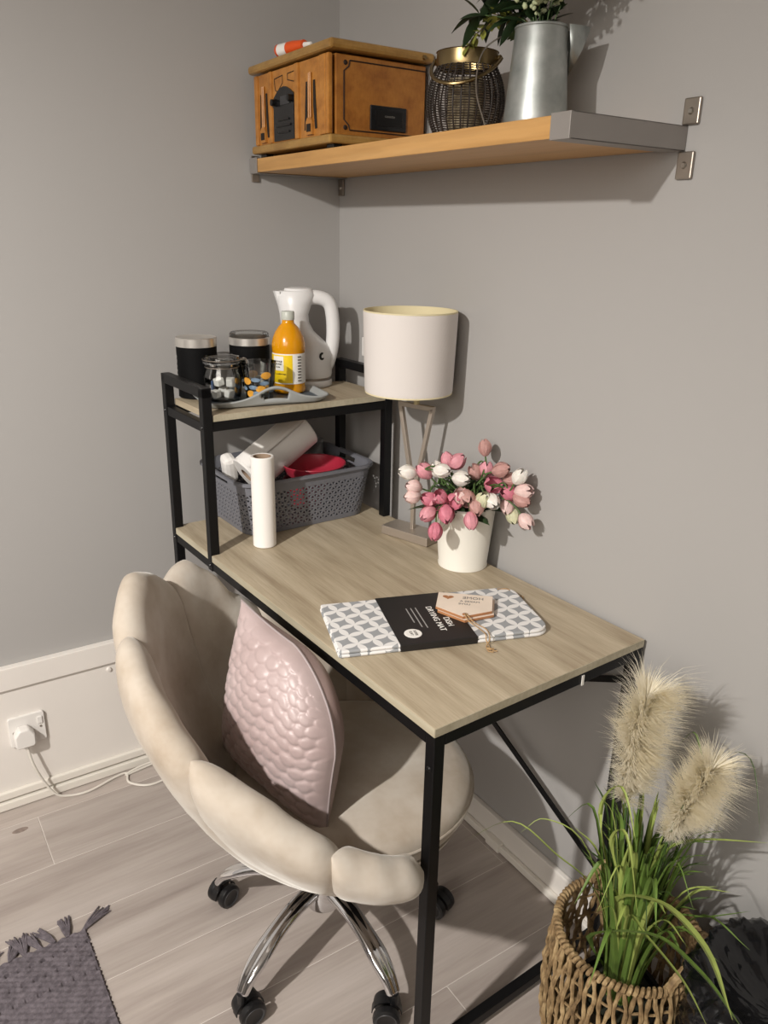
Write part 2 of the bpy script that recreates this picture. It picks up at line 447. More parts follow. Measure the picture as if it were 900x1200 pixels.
pts = catmull([(.037, -.965, .178), (.045, -.958, .13), (.045, -.94, .07), (.05, -.915, .02), (.055, -.88, .004), (.062, -.83, .004), (.045, -.76, .006), (.042, -.725, .004), (.085, -.73, .004), (.125, -.685, .004), (.115, -.61, .004), (.07, -.575, .006), (.045, -.6, .012), (.042, -.66, .006), (.05, -.73, .005), (.04, -.66, .012), (.04, -.45, .005)], 8)
bm = bmesh.new(); tube(bm, pts, .0032, 8)
tag(obj('power_cable', bm, 'cable_white', org=(.05, -.9, 0)), 'white power cable looping over the floor from the plug', 'cable')

# ------------------------------------------------------------------ desk with shelf end
OX, OY, TH = .1016, -.0525, .0406
L, D, W, H, HZ, PZ = 1.056, .5104, .2336, .75, 1.079, 1.1394
ct, st_ = cos(TH), sin(TH)
def dk(x, y, z): return V(OX + ct * x - st_ * y, OY + st_ * x + ct * y, z)
Rd = Matrix.Rotation(TH, 3, 'Z')
desk = thing('computer_desk', 'oak-effect desk with black steel frame and raised shelf at one end', 'desk', dk(L / 2, -D / 2, 0))
def dbox(x0, x1, y0, y1, z0, z1):
    return box(dk((x0 + x1) / 2, (y0 + y1) / 2, (z0 + z1) / 2), (x1 - x0, y1 - y0, z1 - z0), Rd)
dt = obj('desktop', dbox(0, L, -D, 0, H - .016, H), 'desk_oak', desk, smooth=False, bevel=.0012)
obj('edge_band', dbox(L - .0002, L + .0008, -D, 0, H - .0155, H - .0006), 'desk_edge', dt, smooth=False)
obj('edge_band', dbox(0, L, -D - .0008, -D + .0002, H - .0155, H - .0006), 'desk_edge', dt, smooth=False)
hs = obj('shelf_board', dbox(.012, W - .0, -D + .022, -.004, HZ - .015, HZ), 'desk_oak', desk, smooth=False, bevel=.001)
obj('edge_band', dbox(W - .0002, W + .0006, -D + .022, -.004, HZ - .0145, HZ - .0006), 'desk_edge', hs, smooth=False)
q = .022
def post(x, y, z0, z1):
    return obj('leg', dbox(x, x + q, y, y + q, z0, z1), 'black_metal', desk, smooth=False, bevel=.0015)
post(L - q, -D, .006, H - .016); post(L - q, -q, .006, H - .016)
post(-.004, -D - .002, .006, PZ); post(-.004, -q + .002, .006, PZ)
for y in (-D - .002, -q + .002):
    obj('shelf_upright', dbox(W - q / 2 - .008, W + q / 2 - .008, y, y + q, H + .0003 if y > -.1 else H - .04, PZ), 'black_metal', desk, smooth=False, bevel=.0015)
    obj('top_rail', dbox(-.004, W + .003, y, y + q, PZ - .021, PZ + .001), 'black_metal', desk, smooth=False, bevel=.0015)
    obj('shelf_rail', dbox(.018, W - .019, y + .002, y + .02, HZ - .038, HZ - .0165), 'black_metal', desk, smooth=False, bevel=.0015)
for x in (0.0, W - .019):
    obj('shelf_rail', dbox(x, x + .02, -D + .02, -.02, HZ - .037, HZ - .0155), 'black_metal', desk, smooth=False, bevel=.0015)
for y in (-D, -.022):
    obj('frame_rail', dbox(.018, L - q, y, y + .02, H - .038, H - .0165), 'black_metal', desk, smooth=False, bevel=.0015)
for x in (0.0, L - .02):
    obj('frame_rail', dbox(x, x + .02, -D + q, -q, H - .038, H - .0165), 'black_metal', desk, smooth=False, bevel=.0015)
    obj('foot_rail', dbox(x, x + .02, -D + q, -q, .014, .036), 'black_metal', desk, smooth=False, bevel=.0015)
for x in (.007, L - .011):
    for y in (-D + .011, -.011):
        bm = bmesh.new(); lathe(bm, [(0, 0), (.012, 0), (.012, .006), (.004, .008), (0, .008)], dk(x, y, 0), 16); obj('levelling_foot', bm, 'black_plastic', desk)
for a, b in (((.05, .70), (1.035, .185)), ((.05, .185), (1.035, .655))):
    bm = bmesh.new(); yb_ = -.013 if a[1] > .5 else -.007
    beam(bm, dk(a[0], yb_, a[1]), dk(b[0], yb_, b[1]), .004, .014); obj('cross_brace', bm, 'black_metal', desk, smooth=False)
def bolt(c, axis='x'):
    bm = bmesh.new(); m = Matrix.Rotation(pi / 2, 3, 'Y') if axis == 'x' else Matrix.Rotation(pi / 2, 3, 'X')
    lathe(bm, [(0, .003), (.0035, .0025), (.005, 0)], c, 12, Rd @ m); obj('bolt', bm, 'black_plastic', desk)
for z in (HZ - .027, H - .027, ): bolt(dk(W - .008, -D - .002, z), 'y'); bolt(dk(.007, -D - .002, z), 'y')
bolt(dk(L - .011, -D, H - .08), 'y')
obj('label_tab', box(dk(L + .0012, -.17, H - .030), (.0012, .006, .02), Rd), 'label_white', desk, smooth=False, label='small white plastic tab under desktop edge')

# ------------------------------------------------------------------ upper wall shelf
SZ, ST, SD, SL = 1.6001, .0324, .2597, 1.0946
ws = thing('wall_shelf', 'thick beech wall shelf with steel end caps and brackets', 'shelf', (SL / 2, -SD / 2, SZ))
obj('shelf_plank', box((SL / 2, -SD / 2 - .001, SZ + ST / 2), (SL - .05, SD - .004, ST - .001)), 'shelf_beech', ws, smooth=False, bevel=.0012)
for s, x0 in ((1, SL), (-1, .003)):
    bm = bmesh.new(); xi = x0 - s * .040
    bx(bm, (x0 - s * .0015, -SD / 2 - .001, SZ + ST / 2), (.003, SD - .001, ST + .004))
    bx(bm, ((x0 + xi) / 2, -SD - .0008, SZ + ST / 2), (.040, .003, ST + .004))
    for z in (SZ - .001, SZ + ST + .001): bx(bm, ((x0 + xi) / 2, -SD / 2, z), (.040, SD - .002, .002))
    cap = obj('end_cap', bm, 'steel_trim', ws, smooth=False, bevel=.0008)
    xc = x0 + s * .008 if s > 0 else .020
    for z0, z1 in ((SZ + ST + .003, SZ + ST + .042), (SZ - .044, SZ - .003)):
        zc = (z0 + z1) / 2
        if s > 0: c, sz_ = (x0 + .006, -.004, zc), (.030, .006, z1 - z0)
        else: c, sz_ = (.0165, -.004, zc), (.026, .006, z1 - z0)
        br = obj('bracket', box(c, sz_), 'steel_brushed', ws, smooth=False, bevel=.002)
        bm = bmesh.new(); lathe(bm, [(0, .003), (.0035, .003), (.0055, 0)], (c[0], -.007, zc), 16, Matrix.Rotation(pi / 2, 3, 'X')); obj('screw', bm, 'screw_steel', br)
    if s < 0:
        obj('bracket', box((.0035, -SD + .012, SZ + .01), (.005, .02, .06)), 'steel_brushed', ws, smooth=False, bevel=.001)
STOP = SZ + ST + .0015

# ------------------------------------------------------------------ retro radio / record player
RX0, RX1, RY0, RY1 = .040, .398, -.255, -.012
zb, zp, zt0, zt1 = STOP + .007, STOP + .025, 1.811, 1.834
rd = thing('radio_cabinet', 'golden oak retro record player cabinet with front grilles on the wall shelf', 'radio', ((RX0 + RX1) / 2, (RY0 + RY1) / 2, STOP))
obj('plinth', box(((RX0 + RX1) / 2, (RY0 + RY1) / 2 - .003, (zb + zp) / 2), (RX1 - RX0 + .03, RY1 - RY0 + .014, zp - zb)), 'radio_trim', rd, smooth=False, bevel=.005)
for x in (RX0 + .02, RX1 - .01):
    for y in (RY0 + .015, RY1 - .02): obj('foot', box((x, y, STOP + .0035), (.03, .02, .007)), 'black_plastic', rd, smooth=False, bevel=.001)
obj('cabinet_body', box(((RX0 + RX1) / 2, (RY0 + RY1) / 2 + .006, (zp + zt0) / 2), (RX1 - RX0, RY1 - RY0 - .014, zt0 - zp)), 'radio_oak_side', rd, smooth=False, bevel=.002)
obj('lid', box(((RX0 + RX1) / 2, (RY0 + RY1) / 2 - .002, (zt0 + zt1) / 2 + .002), (RX1 - RX0 + .044, RY1 - RY0 + .02, zt1 - zt0 - .004)), 'radio_trim', rd, smooth=False, bevel=.007)
# front pilasters
def pil(x, w, d=.006):
    bm = bmesh.new(); bx(bm, (x, RY0 - .000, (zp + zt0) / 2), (w, d * 2, zt0 - zp - .001)); o = obj('pilaster', bm, 'radio_oak', rd, smooth=False, bevel=.003)
    return o
FW = RX1 - RX0; zh = zt0 - zp
for fx_, w in ((.02, .016), (.235, .014), (.60, .018), (.93, .028), (.985, .012)): pil(RX0 + FW * fx_, w)
# front panels with slots
def fpoly(poly, y0, y1, mat, name, parent=rd, bevel=.0):
    bm = bmesh.new(); prism(bm, [(RX0 + FW * a, zp + zh * b) for a, b in poly], y0, y1, lambda a, b, c: V(a, c, b)); fixn(bm)
    return obj(name, bm, mat, parent, smooth=False, bevel=bevel)
yf = RY0 + .006
obj('front_panel', box((RX0 + FW * .5, yf - .003, zp + zh / 2), (FW * .97, .008, zh - .002)), 'radio_oak', rd, smooth=False)
for c in (.125, .77):
    s_ = 1.0 if c < .5 else 1.15
    for sgn in (-1, 1):
        fpoly([(c + sgn * .030 * s_, .72), (c + sgn * .048 * s_, .72), (c + sgn * .068 * s_, .10), (c + sgn * .048 * s_, .10), (c + sgn * .030 * s_, .40)][::sgn], yf - .0085, yf - .006, 'speaker_cloth', 'speaker_slot')
    for dx in (-.012, .012):
        bm = bmesh.new(); tube(bm, [(RX0 + FW * (c + dx), yf - .010, zp + zh * .24), (RX0 + FW * (c + dx * .8), yf - .010, zp + zh * .82)], .0028, 10); obj('column_moulding', bm, 'radio_oak', rd)
    fpoly([(c - .038, .03), (c + .038, .03), (c + .038, .20), (c + .02, .25), (c - .02, .25), (c - .038, .20)], yf - .013, yf - .006, 'radio_oak', 'column_base')
    fpoly([(c - .024, .07), (c + .024, .07), (c + .024, .17), (c - .024, .17)], yf - .0145, yf - .0128, 'speaker_cloth', 'grille_hole')
# centre control window
arch = [(.28, .02), (.565, .02), (.565, .50), (.575, .56), (.56, .63), (.50, .70), (.46, .735), (.42, .745), (.38, .735), (.34, .70), (.285, .62), (.262, .56), (.262, .52), (.28, .48)]
cp = fpoly(arch, yf - .0105, yf - .006, 'radio_black', 'control_panel')
for z, w in ((.22, .19), (.13, .15), (.30, .15)):
    obj('panel_button', box((RX0 + FW * .43, yf - .0115, zp + zh * z), (FW * w, .003, .004)), 'black_plastic', cp, smooth=False)
obj('tuning_display', box((RX0 + FW * .45, yf - .0112, zp + zh * .56), (FW * .13, .0015, .018)), 'rubber_grey', cp, smooth=False)
bm = bmesh.new(); lathe(bm, [(0, .012), (.007, .011), (.008, 0)], (RX0 + FW * .31, yf - .0105, zp + zh * .55), 20, Matrix.Rotation(pi / 2, 3, 'X')); obj('knob', bm, 'black_plastic', cp)
bm = bmesh.new(); lathe(bm, [(0, .012), (.007, .011), (.008, 0)], (RX0 + FW * .54, yf - .0105, zp + zh * .56), 20, Matrix.Rotation(pi / 2, 3, 'X')); obj('knob', bm, 'black_plastic', cp)
def groove(pts, mat='radio_groove', r=.0011, parent=rd):
    bm = bmesh.new(); tube(bm, pts, r, 6); return obj('carved_groove', bm, mat, parent)
F = lambda a, b: (RX0 + FW * a, yf - .0072, zp + zh * b)
groove([F(.285, .88), F(.40, .90), F(.40, .80), F(.33, .70), F(.30, .72), F(.29, .78), F(.285, .88)])
groove([F(.47, .90), F(.57, .91), F(.57, .76), F(.55, .78), F(.47, .82), F(.47, .90)])
# side panel inlay + cassette door
xs = RX1 + .0006; S = lambda a, b: (xs, -.232 + a * .232, zp + zh * b)
groove([S(.10, .93), S(.94, .93), S(.97, .85), S(.97, .15), S(.94, .07), S(.10, .07), S(.09, .13), S(.04, .20), S(.04, .80), S(.09, .86), S(.10, .93)], r=.0014)
for b in (.9, .1):
    bm = bmesh.new(); lathe(bm, [(0, .0015), (.004, .001), (.005, 0)], S(.055, b), 12, Matrix.Rotation(pi / 2, 3, 'Y')); obj('corner_rosette', bm, 'radio_groove', rd)
cas = obj('cassette_door', box((RX1 + .001, -.232 + .232 * .52, zp + zh * .26), (.006, .232 * .40, zh * .32)), 'radio_black', rd, smooth=False, bevel=.0015)
obj('cassette_window', box((RX1 + .0042, -.232 + .232 * .52, zp + zh * .26), (.001, .232 * .30, zh * .2)), 'black_plastic', cas, smooth=False)
text('lettering', 'cassette', .008, Matrix.Translation((RX1 + .0048, -.232 + .232 * .53, zp + zh * .29)) @ Matrix(((0, 0, 1, 0), (1, 0, 0, 0), (0, 1, 0, 0), (0, 0, 0, 1))), 'print_grey', cas)
bm = bmesh.new(); lathe(bm, [(0, .006), (.004, .005), (.005, 0)], (RX1 + .022, -.035, (zt0 + zt1) / 2), 14, Matrix.Rotation(pi / 2, 3, 'Y')); obj('lid_catch', bm, 'brass', rd)
# orange tube lying on the lid
ax = V(.98, .2, 0).normalized(); Mx = Matrix((V(0, 0, 1), ax.cross(V(0, 0, 1)), ax)).transposed()
ot = thing('glue_stick', 'orange and white tube lying on the radio lid', 'tube', (.17, -.245, 1.8355))
c0 = V(.150, -.250, 1.8355 + .0135)
for nm, prof, mt in (('tube_end', [(0, 0), (.011, .001), (.013, .004), (.013, .010), (0, .010)], 'orange_plastic'), ('tube_label', [(0, .010), (.013, .010), (.013, .040), (0, .040)], 'label_white'), ('tube_cap', [(0, .040), (.0135, .041), (.0135, .060), (.012, .075), (.011, .095), (0, .096)], 'orange_plastic'), ('nozzle', [(0, .096), (.006, .096), (.004, .118), (0, .12)], 'label_white')):
    bm = bmesh.new(); lathe(bm, prof, c0, 24, Mx); fixn(bm); obj(nm, bm, mt, ot)

# ------------------------------------------------------------------ lantern
LC = V(.686, -.128, STOP)
ln = thing('wicker_lantern', 'dark wicker candle lantern with brass rim and handle on the shelf', 'lantern', LC)
bm = bmesh.new(); lathe(bm, [(0, 0), (.048, 0), (.05, .004), (0, .004)], LC, 32); obj('base_plate', bm, 'brass', ln)
prof = lambda v: .052 + .020 * sin(pi * min(1, v * 1.02)) ** .8
for i in range(30):
    a = 2 * pi * i / 30 + .05; pts = []
    for k_ in range(13):
        v = k_ / 12; r = prof(v); pts.append(LC + V(r * cos(a), r * sin(a), .004 + .124 * v))
    bm = bmesh.new(); tube(bm, pts, .0016, 6); obj('cane_rib', bm, 'lantern_cane', ln)
for j in range(30):
    v = (j + .5) / 30; r = prof(v) + .0006; bm = bmesh.new()
    pts = [LC + V((r + .0012 * (1 if i % 2 else -1)) * cos(2 * pi * i / 60), (r + .0012 * (1 if i % 2 else -1)) * sin(2 * pi * i / 60), .004 + .124 * v) for i in range(61)]
    tube(bm, pts, .0009, 5, cap=False); obj('cane_weave', bm, 'lantern_cane', ln)
bm = bmesh.new(); lathe(bm, [(.0545, .122), (.0565, .122), (.0575, .128), (.0565, .146), (.058, .147), (.055, .148), (.054, .128)], LC, 48, close=True); fixn(bm); obj('brass_rim', bm, 'brass', ln)
hb = []
ha = radians(35)
for i in range(25):
    a = pi * i / 24; d = V(cos(ha), sin(ha), 0); dn = V(sin(ha), -cos(ha), 0)
    hb.append(LC + V(0, 0, .135) + d * .064 * cos(a) + dn * .082 * sin(a) + V(0, 0, -.050 * sin(a)))
bm = bmesh.new(); tube(bm, hb, .0038, 8, flat=.8); obj('swing_handle', bm, 'brass', ln)
for s in (-1, 1):
    bm = bmesh.new(); p = LC + V(0, 0, .135) + V(cos(ha), sin(ha), 0) * .060 * s; lathe(bm, [(0, -.004), (.006, -.003), (.006, .003), (0, .004)], p, 12, Matrix.Rotation(pi / 2, 3, 'Y')); obj('rivet', bm, 'brass', ln)
cd = thing('pillar_candle', 'cream ribbed candle holder standing inside the wicker lantern', 'candle', LC + V(0, 0, .004))
bm = bmesh.new(); pf = [(0, 0.0)]
for k_ in range(27): z = .001 + k_ * .0036; pf += [(.032, z), (.0335, z + .0012), (.0335, z + .0024)]
pf += [(.031, .1), (0, .099)]
lathe(bm, pf, LC + V(0, 0, .0042), 32); fixn(bm); obj('candle_body', bm, 'lantern_cream', cd)
bm = bmesh.new(); tube(bm, [LC + V(0, 0, .1), LC + V(0, 0, .112)], .001, 6); obj('wick', bm, 'print_black', cd)

# ------------------------------------------------------------------ galvanised jug with greenery
PC = V(.878, -.128, STOP)
pj = thing('galvanised_jug', 'galvanised metal jug with spout and wire handle near shelf end', 'jug', PC)
bm = bmesh.new(); lathe(bm, [(0, .001), (.054, 0), (.0555, .002), (.0545, .004), (.0535, .02), (.043, .150), (.0425, .152), (.044, .153), (.0445, .155), (.043, .1565), (.0415, .154), (.0415, .15), (.050, .02), (0, .006)], PC, 48); fixn(bm); obj('jug_body', bm, 'galvanised', pj)
bm = bmesh.new(); sa = radians(52); d = V(cos(sa), sin(sa), 0); n_ = V(-sin(sa), cos(sa), 0)
A = [PC + d * .0405 + n_ * w + V(0, 0, .155) for w in (-.024, -.012, 0, .012, .024)]
top = [PC + d * (.040 + o_) + n_ * w + V(0, 0, .156) for o_, w in ((.002, -.026), (.024, -.016), (.040, 0), (.024, .016), (.002, .026))]
bot = PC + d * .049 + V(0, 0, .085)
vt = [bm.verts.new(p) for p in top]; mid = [bm.verts.new(p * .55 + bot * .45 + d * .003) for p in top]; vb = bm.verts.new(bot)
for i in range(4): bm.faces.new((vt[i], vt[i + 1], mid[i + 1], mid[i])); bm.faces.new((mid[i], mid[i + 1], vb))
obj('spout', bm, 'galvanised', pj, solid=.0012)
hd = V(-.55, -.83, 0).normalized()
bm = bmesh.new(); P0 = PC + V(0, 0, .150)
tube(bm, catmull([P0 + V(-.044, -.008, .0), P0 + V(-.062, -.02, .004), P0 + V(-.075, -.06, -.025), P0 + V(-.058, -.085, -.085), P0 + V(-.02, -.092, -.148)], 8), .0013, 8); obj('wire_handle', bm, 'steel_brushed', pj)
for s in (-1, 1):
    bm = bmesh.new(); lathe(bm, [(0, .003), (.005, 0)], P0 + V(-.044 * 1, -.008 * s, 0), 10); obj('handle_lug', bm, 'steel_brushed', pj)

def leaf_mesh(name, Lf, Wf, mat, bend=.2, fold=.15, tip=1.0, k=6):
    bm = bmesh.new(); rows = []
    for i in range(k + 1):
        t_ = i / k; w = Wf * .5 * (sin(pi * min(1, t_ ** .8)) ** .8 if 0 < t_ < 1 else 0.02); z = -bend * Lf * t_ * t_
        rows.append([bm.verts.new((Lf * t_, s * w, z + abs(s) * w * fold)) for s in (-1, 0, 1)])
    for a, b in zip(rows, rows[1:]):
        for j in (0, 1): bm.faces.new((a[j], a[j + 1], b[j + 1], b[j]))
    me = bpy.data.meshes.new(name); bm.to_mesh(me); bm.free(); me.materials.append(MATS[mat])
    for p in me.polygons: p.use_smooth = True
    return me
def orient(loc, d, roll=0, s=1):
    d = Vector(d).normalized(); up = V(0, 0, 1) if abs(d.z) < .95 else V(1, 0, 0)
    y = up.cross(d).normalized(); z = d.cross(y); m = Matrix((d, y, z)).transposed().to_4x4()
    return Matrix.Translation(loc) @ m @ Matrix.Rotation(roll, 4, 'X') @ Matrix.Scale(s, 4)
def inst(name, me, parent, m):
    o = bpy.data.objects.new(name, me); COL.objects.link(o); o.parent = parent; mm = m.copy(); mm.translation -= OFF[parent.name]; o.matrix_local = mm; OFF[o.name] = OFF[parent.name]
    return o
dark_leaf = leaf_mesh('leaf', .060, .022, 'leaf_dark', .25)
mouth = PC + V(0, 0, .15)
def sprig(name, label, cat, pts, leaves, lm, r=.0015, stem='stem_green', spread=.8, sl=1, twist=2.4, start=.35):
    g = thing(name, label, cat, pts[0]); P_ = catmull(pts, 6); bm = bmesh.new(); tube(bm, P_, [r * (1 - .5 * i / len(P_)) for i in range(len(P_))], 6); obj('stem', bm, stem, g)
    for i in range(leaves):
        f_ = start + (1 - start) * i / max(1, leaves - 1); idx = min(len(P_) - 2, int(f_ * (len(P_) - 1))); p = P_[idx]; tdir = (P_[idx + 1] - P_[idx]).normalized()
        o1 = tdir.orthogonal().normalized(); a = i * twist; side = (Matrix.Rotation(a, 3, tdir) @ o1)
        dd = (tdir * (1 - spread * .5) + side * spread).normalized()
        if p.y + dd.y * .06 * sl > -.006: dd.y = -abs(dd.y) * .3
        inst('leaf', lm, g, orient(p, dd, R.uniform(-.6, .6), sl * R.uniform(.8, 1.15)))
    return g, P_
Pm = lambda a, b, c: PC + V(a, b, c)
mo = lambda i: Pm(.018 * cos(i * 2.1), .014 * sin(i * 2.1), .03)
tips = [((-.09, -.03, .225), 'leftmost'), ((-.13, -.05, .19), 'l'), ((-.05, -.06, .25), 'm'), ((-.03, .02, .27), 'b'), ((-.10, -.01, .26), 'u')]
labs = ['dark green leafy sprig arching left from the jug mouth', 'dark green pointed sprig reaching lowest left above the lantern', 'dark green sprig leaning toward the room from the jug', 'upright dark green sprig at the centre of the jug', 'tall dark green sprig leaning left behind the others']
for i, ((tp, _), lb) in enumerate(zip(tips, labs)):
    T_ = Pm(*tp); sprig('leafy_sprig', lb, 'foliage', [mo(i), Pm(tp[0] * .15, tp[1] * .15, .155), Pm(tp[0] * .55, tp[1] * .5, .155 + (tp[2] - .155) * .7), T_], 22, dark_leaf, sl=.85, spread=.85)
coin = leaf_mesh('leaf', .017, .016, 'leaf_yellow_green', .1, .1)
sprig('eucalyptus_sprig', 'yellow-green round-leaved sprig drooping over the lantern', 'foliage', [mo(6), Pm(-.028, -.014, .16), Pm(-.08, -.028, .175), Pm(-.125, -.035, .163), Pm(-.148, -.038, .143)], 22, coin, spread=.95, start=.42, stem='stem_brown', sl=1.1)
sprig('eucalyptus_sprig', 'short yellow-green sprig behind the drooping one above lantern', 'foliage', [mo(7), Pm(-.028, 0, .16), Pm(-.07, -.01, .18), Pm(-.115, -.02, .195)], 14, coin, spread=.95, start=.42, stem='stem_brown', sl=1.1)
# white-berried sprigs
bmx = bmesh.new(); bmesh.ops.create_icosphere(bmx, subdivisions=1, radius=.0050)
for v in bmx.verts: v.co.z *= 1.3
berry_me = bpy.data.meshes.new('berry'); bmx.to_mesh(berry_me); bmx.free(); berry_me.materials.append(MATS['berry_white'])
for p in berry_me.polygons: p.use_smooth = True
sm_leaf = leaf_mesh('leaf', .022, .010, 'leaf_dark', .2)
bt = [(.03, -.045, .20), (.075, -.02, .21), (-.01, -.05, .215), (.10, .03, .235), (.05, .03, .26), (.02, -.02, .255), (.09, -.03, .26)]
bl = ['pale berried sprig hanging over the front of the jug rim', 'pale berried sprig spreading right above the jug spout', 'pale berried sprig left of centre at jug rim', 'pale berried sprig reaching furthest right toward the wall', 'pale berried sprig tall at the back of the jug', 'pale berried sprig upright in the middle of the jug', 'pale berried sprig tall and leaning right over the shelf end']
for i, (tp, lb) in enumerate(zip(bt, bl)):
    T_ = Pm(*tp)
    g, P_ = sprig('berry_sprig', lb, 'foliage', [mo(i + 9), Pm(tp[0] * .2, tp[1] * .2, .155), Pm(tp[0] * .6, tp[1] * .6, .155 + (tp[2] - .155) * .8), T_], 12, sm_leaf, r=.0012, spread=.8)
    for k_ in range(52):
        p = P_[int(len(P_) * (.5 + .48 * R.random()))] + V(R.gauss(0, .012), R.gauss(0, .012), R.gauss(0, .011))
        if p.y > -.01: p.y = -.01
        inst('berry', berry_me, g, Matrix.Translation(p) @ Matrix.Rotation(R.uniform(0, 3), 4, 'X') @ Matrix.Scale(R.uniform(.6, 1.1), 4))

# ------------------------------------------------------------------ things on the raised shelf
ZS = HZ + .0006
def can(x, y, h, label, r=.05, glass=False):
    c = V(x, y, ZS)
    t_ = thing('storage_canister', label, 'canister', c)
    bm = bmesh.new(); lathe(bm, [(0, 0), (r - .002, 0), (r, .002), (r, h - .024), (r - .002, h - .022), (0, h - .022)], c, 48); obj('canister_body', bm, 'black_matt', t_)
    if glass:
        bm = bmesh.new(); lathe(bm, [(r - .001, h - .022), (r + .001, h - .021), (r + .001, h - .004), (r - .001, h - .003)], c, 48); obj('lid_band', bm, 'lid_steel', t_)
        bm = bmesh.new(); lathe(bm, [(r - .002, h - .004), (r - .001, h + .004), (r - .004, h + .008), (0, h + .009)], c, 48); obj('lid_top', bm, 'clear_glass', t_)
        bm = bmesh.new(); lathe(bm, [(0, h - .006), (r - .004, h - .006), (r - .003, h - .002), (0, h - .002)], c, 48); obj('lid_seal', bm, 'steel_brushed', t_)
    else:
        bm = bmesh.new(); lathe(bm, [(r - .001, h - .022), (r + .001, h - .021), (r + .001, h - .002), (r - .001, h), (r - .004, h - .002), (0, h - .003)], c, 48); obj('lid', bm, 'lid_steel', t_)
    return t_
c1 = can(.135, -.478, .143, 'black storage canister with plain steel lid, behind the glass jar', r=.048)
c2_ = can(.124, -.335, .138, 'black storage canister with glass-topped lid beside the orange bottle', glass=True)
for i, ch in enumerate('COFFEE'):
    a = radians(-101); p = V(.135 + .0484 * cos(a), -.478 + .0484 * sin(a), ZS + .098 - i * .011)
    m = Matrix((V(-sin(a), cos(a), 0), V(0, 0, 1), V(cos(a), sin(a), 0))).transposed().to_4x4(); m.translation = p
    text('lettering', ch, .012, m @ Matrix.Rotation(-pi / 2, 4, 'Z'), 'pin_grey', c1)
# kettle
K = V(.125, -.166, ZS)
kt = thing('electric_kettle', 'white plastic jug kettle in the corner behind the orange bottle', 'kettle', K)
KF = V(-.42, -.9, 0).normalized()      # spout direction, left in view
KR = V(-KF.y, KF.x, 0)
def ell(bm, prof, c, seg=40):
    rings = []
    for z, rf, rs, off in prof:
        rings.append([bm.verts.new(c + KF * (off + rf * cos(2 * pi * i / seg)) + KR * rs * sin(2 * pi * i / seg) + V(0, 0, z)) for i in range(seg)])
    for A_, B_ in zip(rings, rings[1:]):
        for i in range(seg): bm.faces.new((A_[i], A_[(i + 1) % seg], B_[(i + 1) % seg], B_[i]))
    bm.faces.new(rings[0][::-1]); bm.faces.new(rings[-1]); return bm
bm = bmesh.new(); ell(bm, [(0, .058, .056, 0), (.003, .060, .058, 0), (.013, .060, .058, 0), (.016, .058, .056, 0)], K); obj('power_base', bm, 'kettle_plastic', kt)
bm = bmesh.new(); ell(bm, [(.0165, .057, .055, 0), (.02, .0565, .0545, 0), (.022, .0565, .0545, 0)], K); obj('base_ring', bm, 'steel_brushed', kt)
bm = bmesh.new(); ell(bm, [(.0225, .057, .055, 0), (.03, .060, .058, 0), (.06, .060, .057, 0.001), (.080, .061, .056, .0), (.10, .056, .054, .005), (.118, .048, .051, .017), (.135, .041, .048, .029), (.155, .037, .046, .036), (.175, .037, .045, .038), (.20, .044, .043, .036), (.222, .050, .040, .032), (.231, .044, .034, .030), (.234, .02, .015, .03)], K)
obj('kettle_body', bm, 'kettle_plastic', kt)
bm = bmesh.new(); ell(bm, [(.231, .038, .030, .026), (.237, .035, .027, .026), (.240, .02, .014, .026)], K); obj('lid', bm, 'kettle_plastic', kt)
bm = bmesh.new()
top_ = K + KF * .074 + V(0, 0, .228)
va = [bm.verts.new(p) for p in (top_ + KR * .022 + V(0, 0, .002), top_ + KF * .016 + V(0, 0, .002), top_ - KR * .022 + V(0, 0, .002), top_ - KR * .016 - V(0, 0, .055) - KF * .004, top_ + KR * .016 - V(0, 0, .055) - KF * .004)]
bm.faces.new((va[0], va[1], va[4])); bm.faces.new((va[1], va[2], va[3])); bm.faces.new((va[1], va[3], va[4])); bm.faces.new((va[0], va[2], va[1]))
obj('spout', bm, 'kettle_plastic', kt, smooth=True, solid=.002)
hp = catmull([K + KF * .02 + V(0, 0, .213), K - KF * .022 + V(0, 0, .216), K - KF * .052 + V(0, 0, .203), K - KF * .062 + V(0, 0, .165), K - KF * .062 + V(0, 0, .11), K - KF * .053 + V(0, 0, .065), K - KF * .038 + V(0, 0, .035)], 8)
bm = bmesh.new(); tube(bm, hp, [.0175] * len(hp), 16, flat=1.0); obj('handle', bm, 'kettle_plastic', kt)
bm = bmesh.new(); wn = (KR * .8 - KF * .6).normalized()
# round logo mark and water gauge on the side seen from the room
side = V(.86, -.5, 0).normalized()
a_ = atan2(-.32, .95)
bm = bmesh.new(); mdir = V(.97, .12, 0).normalized(); mx = Matrix((V(-mdir.y, mdir.x, 0), V(0, 0, 1), mdir)).transposed()
pl = [(.0085 * cos(t_), .0095 * sin(t_)) for t_ in [radians(a) for a in range(60, 330, 15)]] + [(.004 * cos(t_) + .002, .0045 * sin(t_)) for t_ in [radians(a) for a in range(320, 60, -20)]]
prism(bm, pl, .0, .0012, lambda x, y, z: K + V(0, 0, .078) + mdir * .0565 + mx @ V(x, y, z)); fixn(bm); obj('swirl_badge', bm, 'print_black', kt, smooth=False)
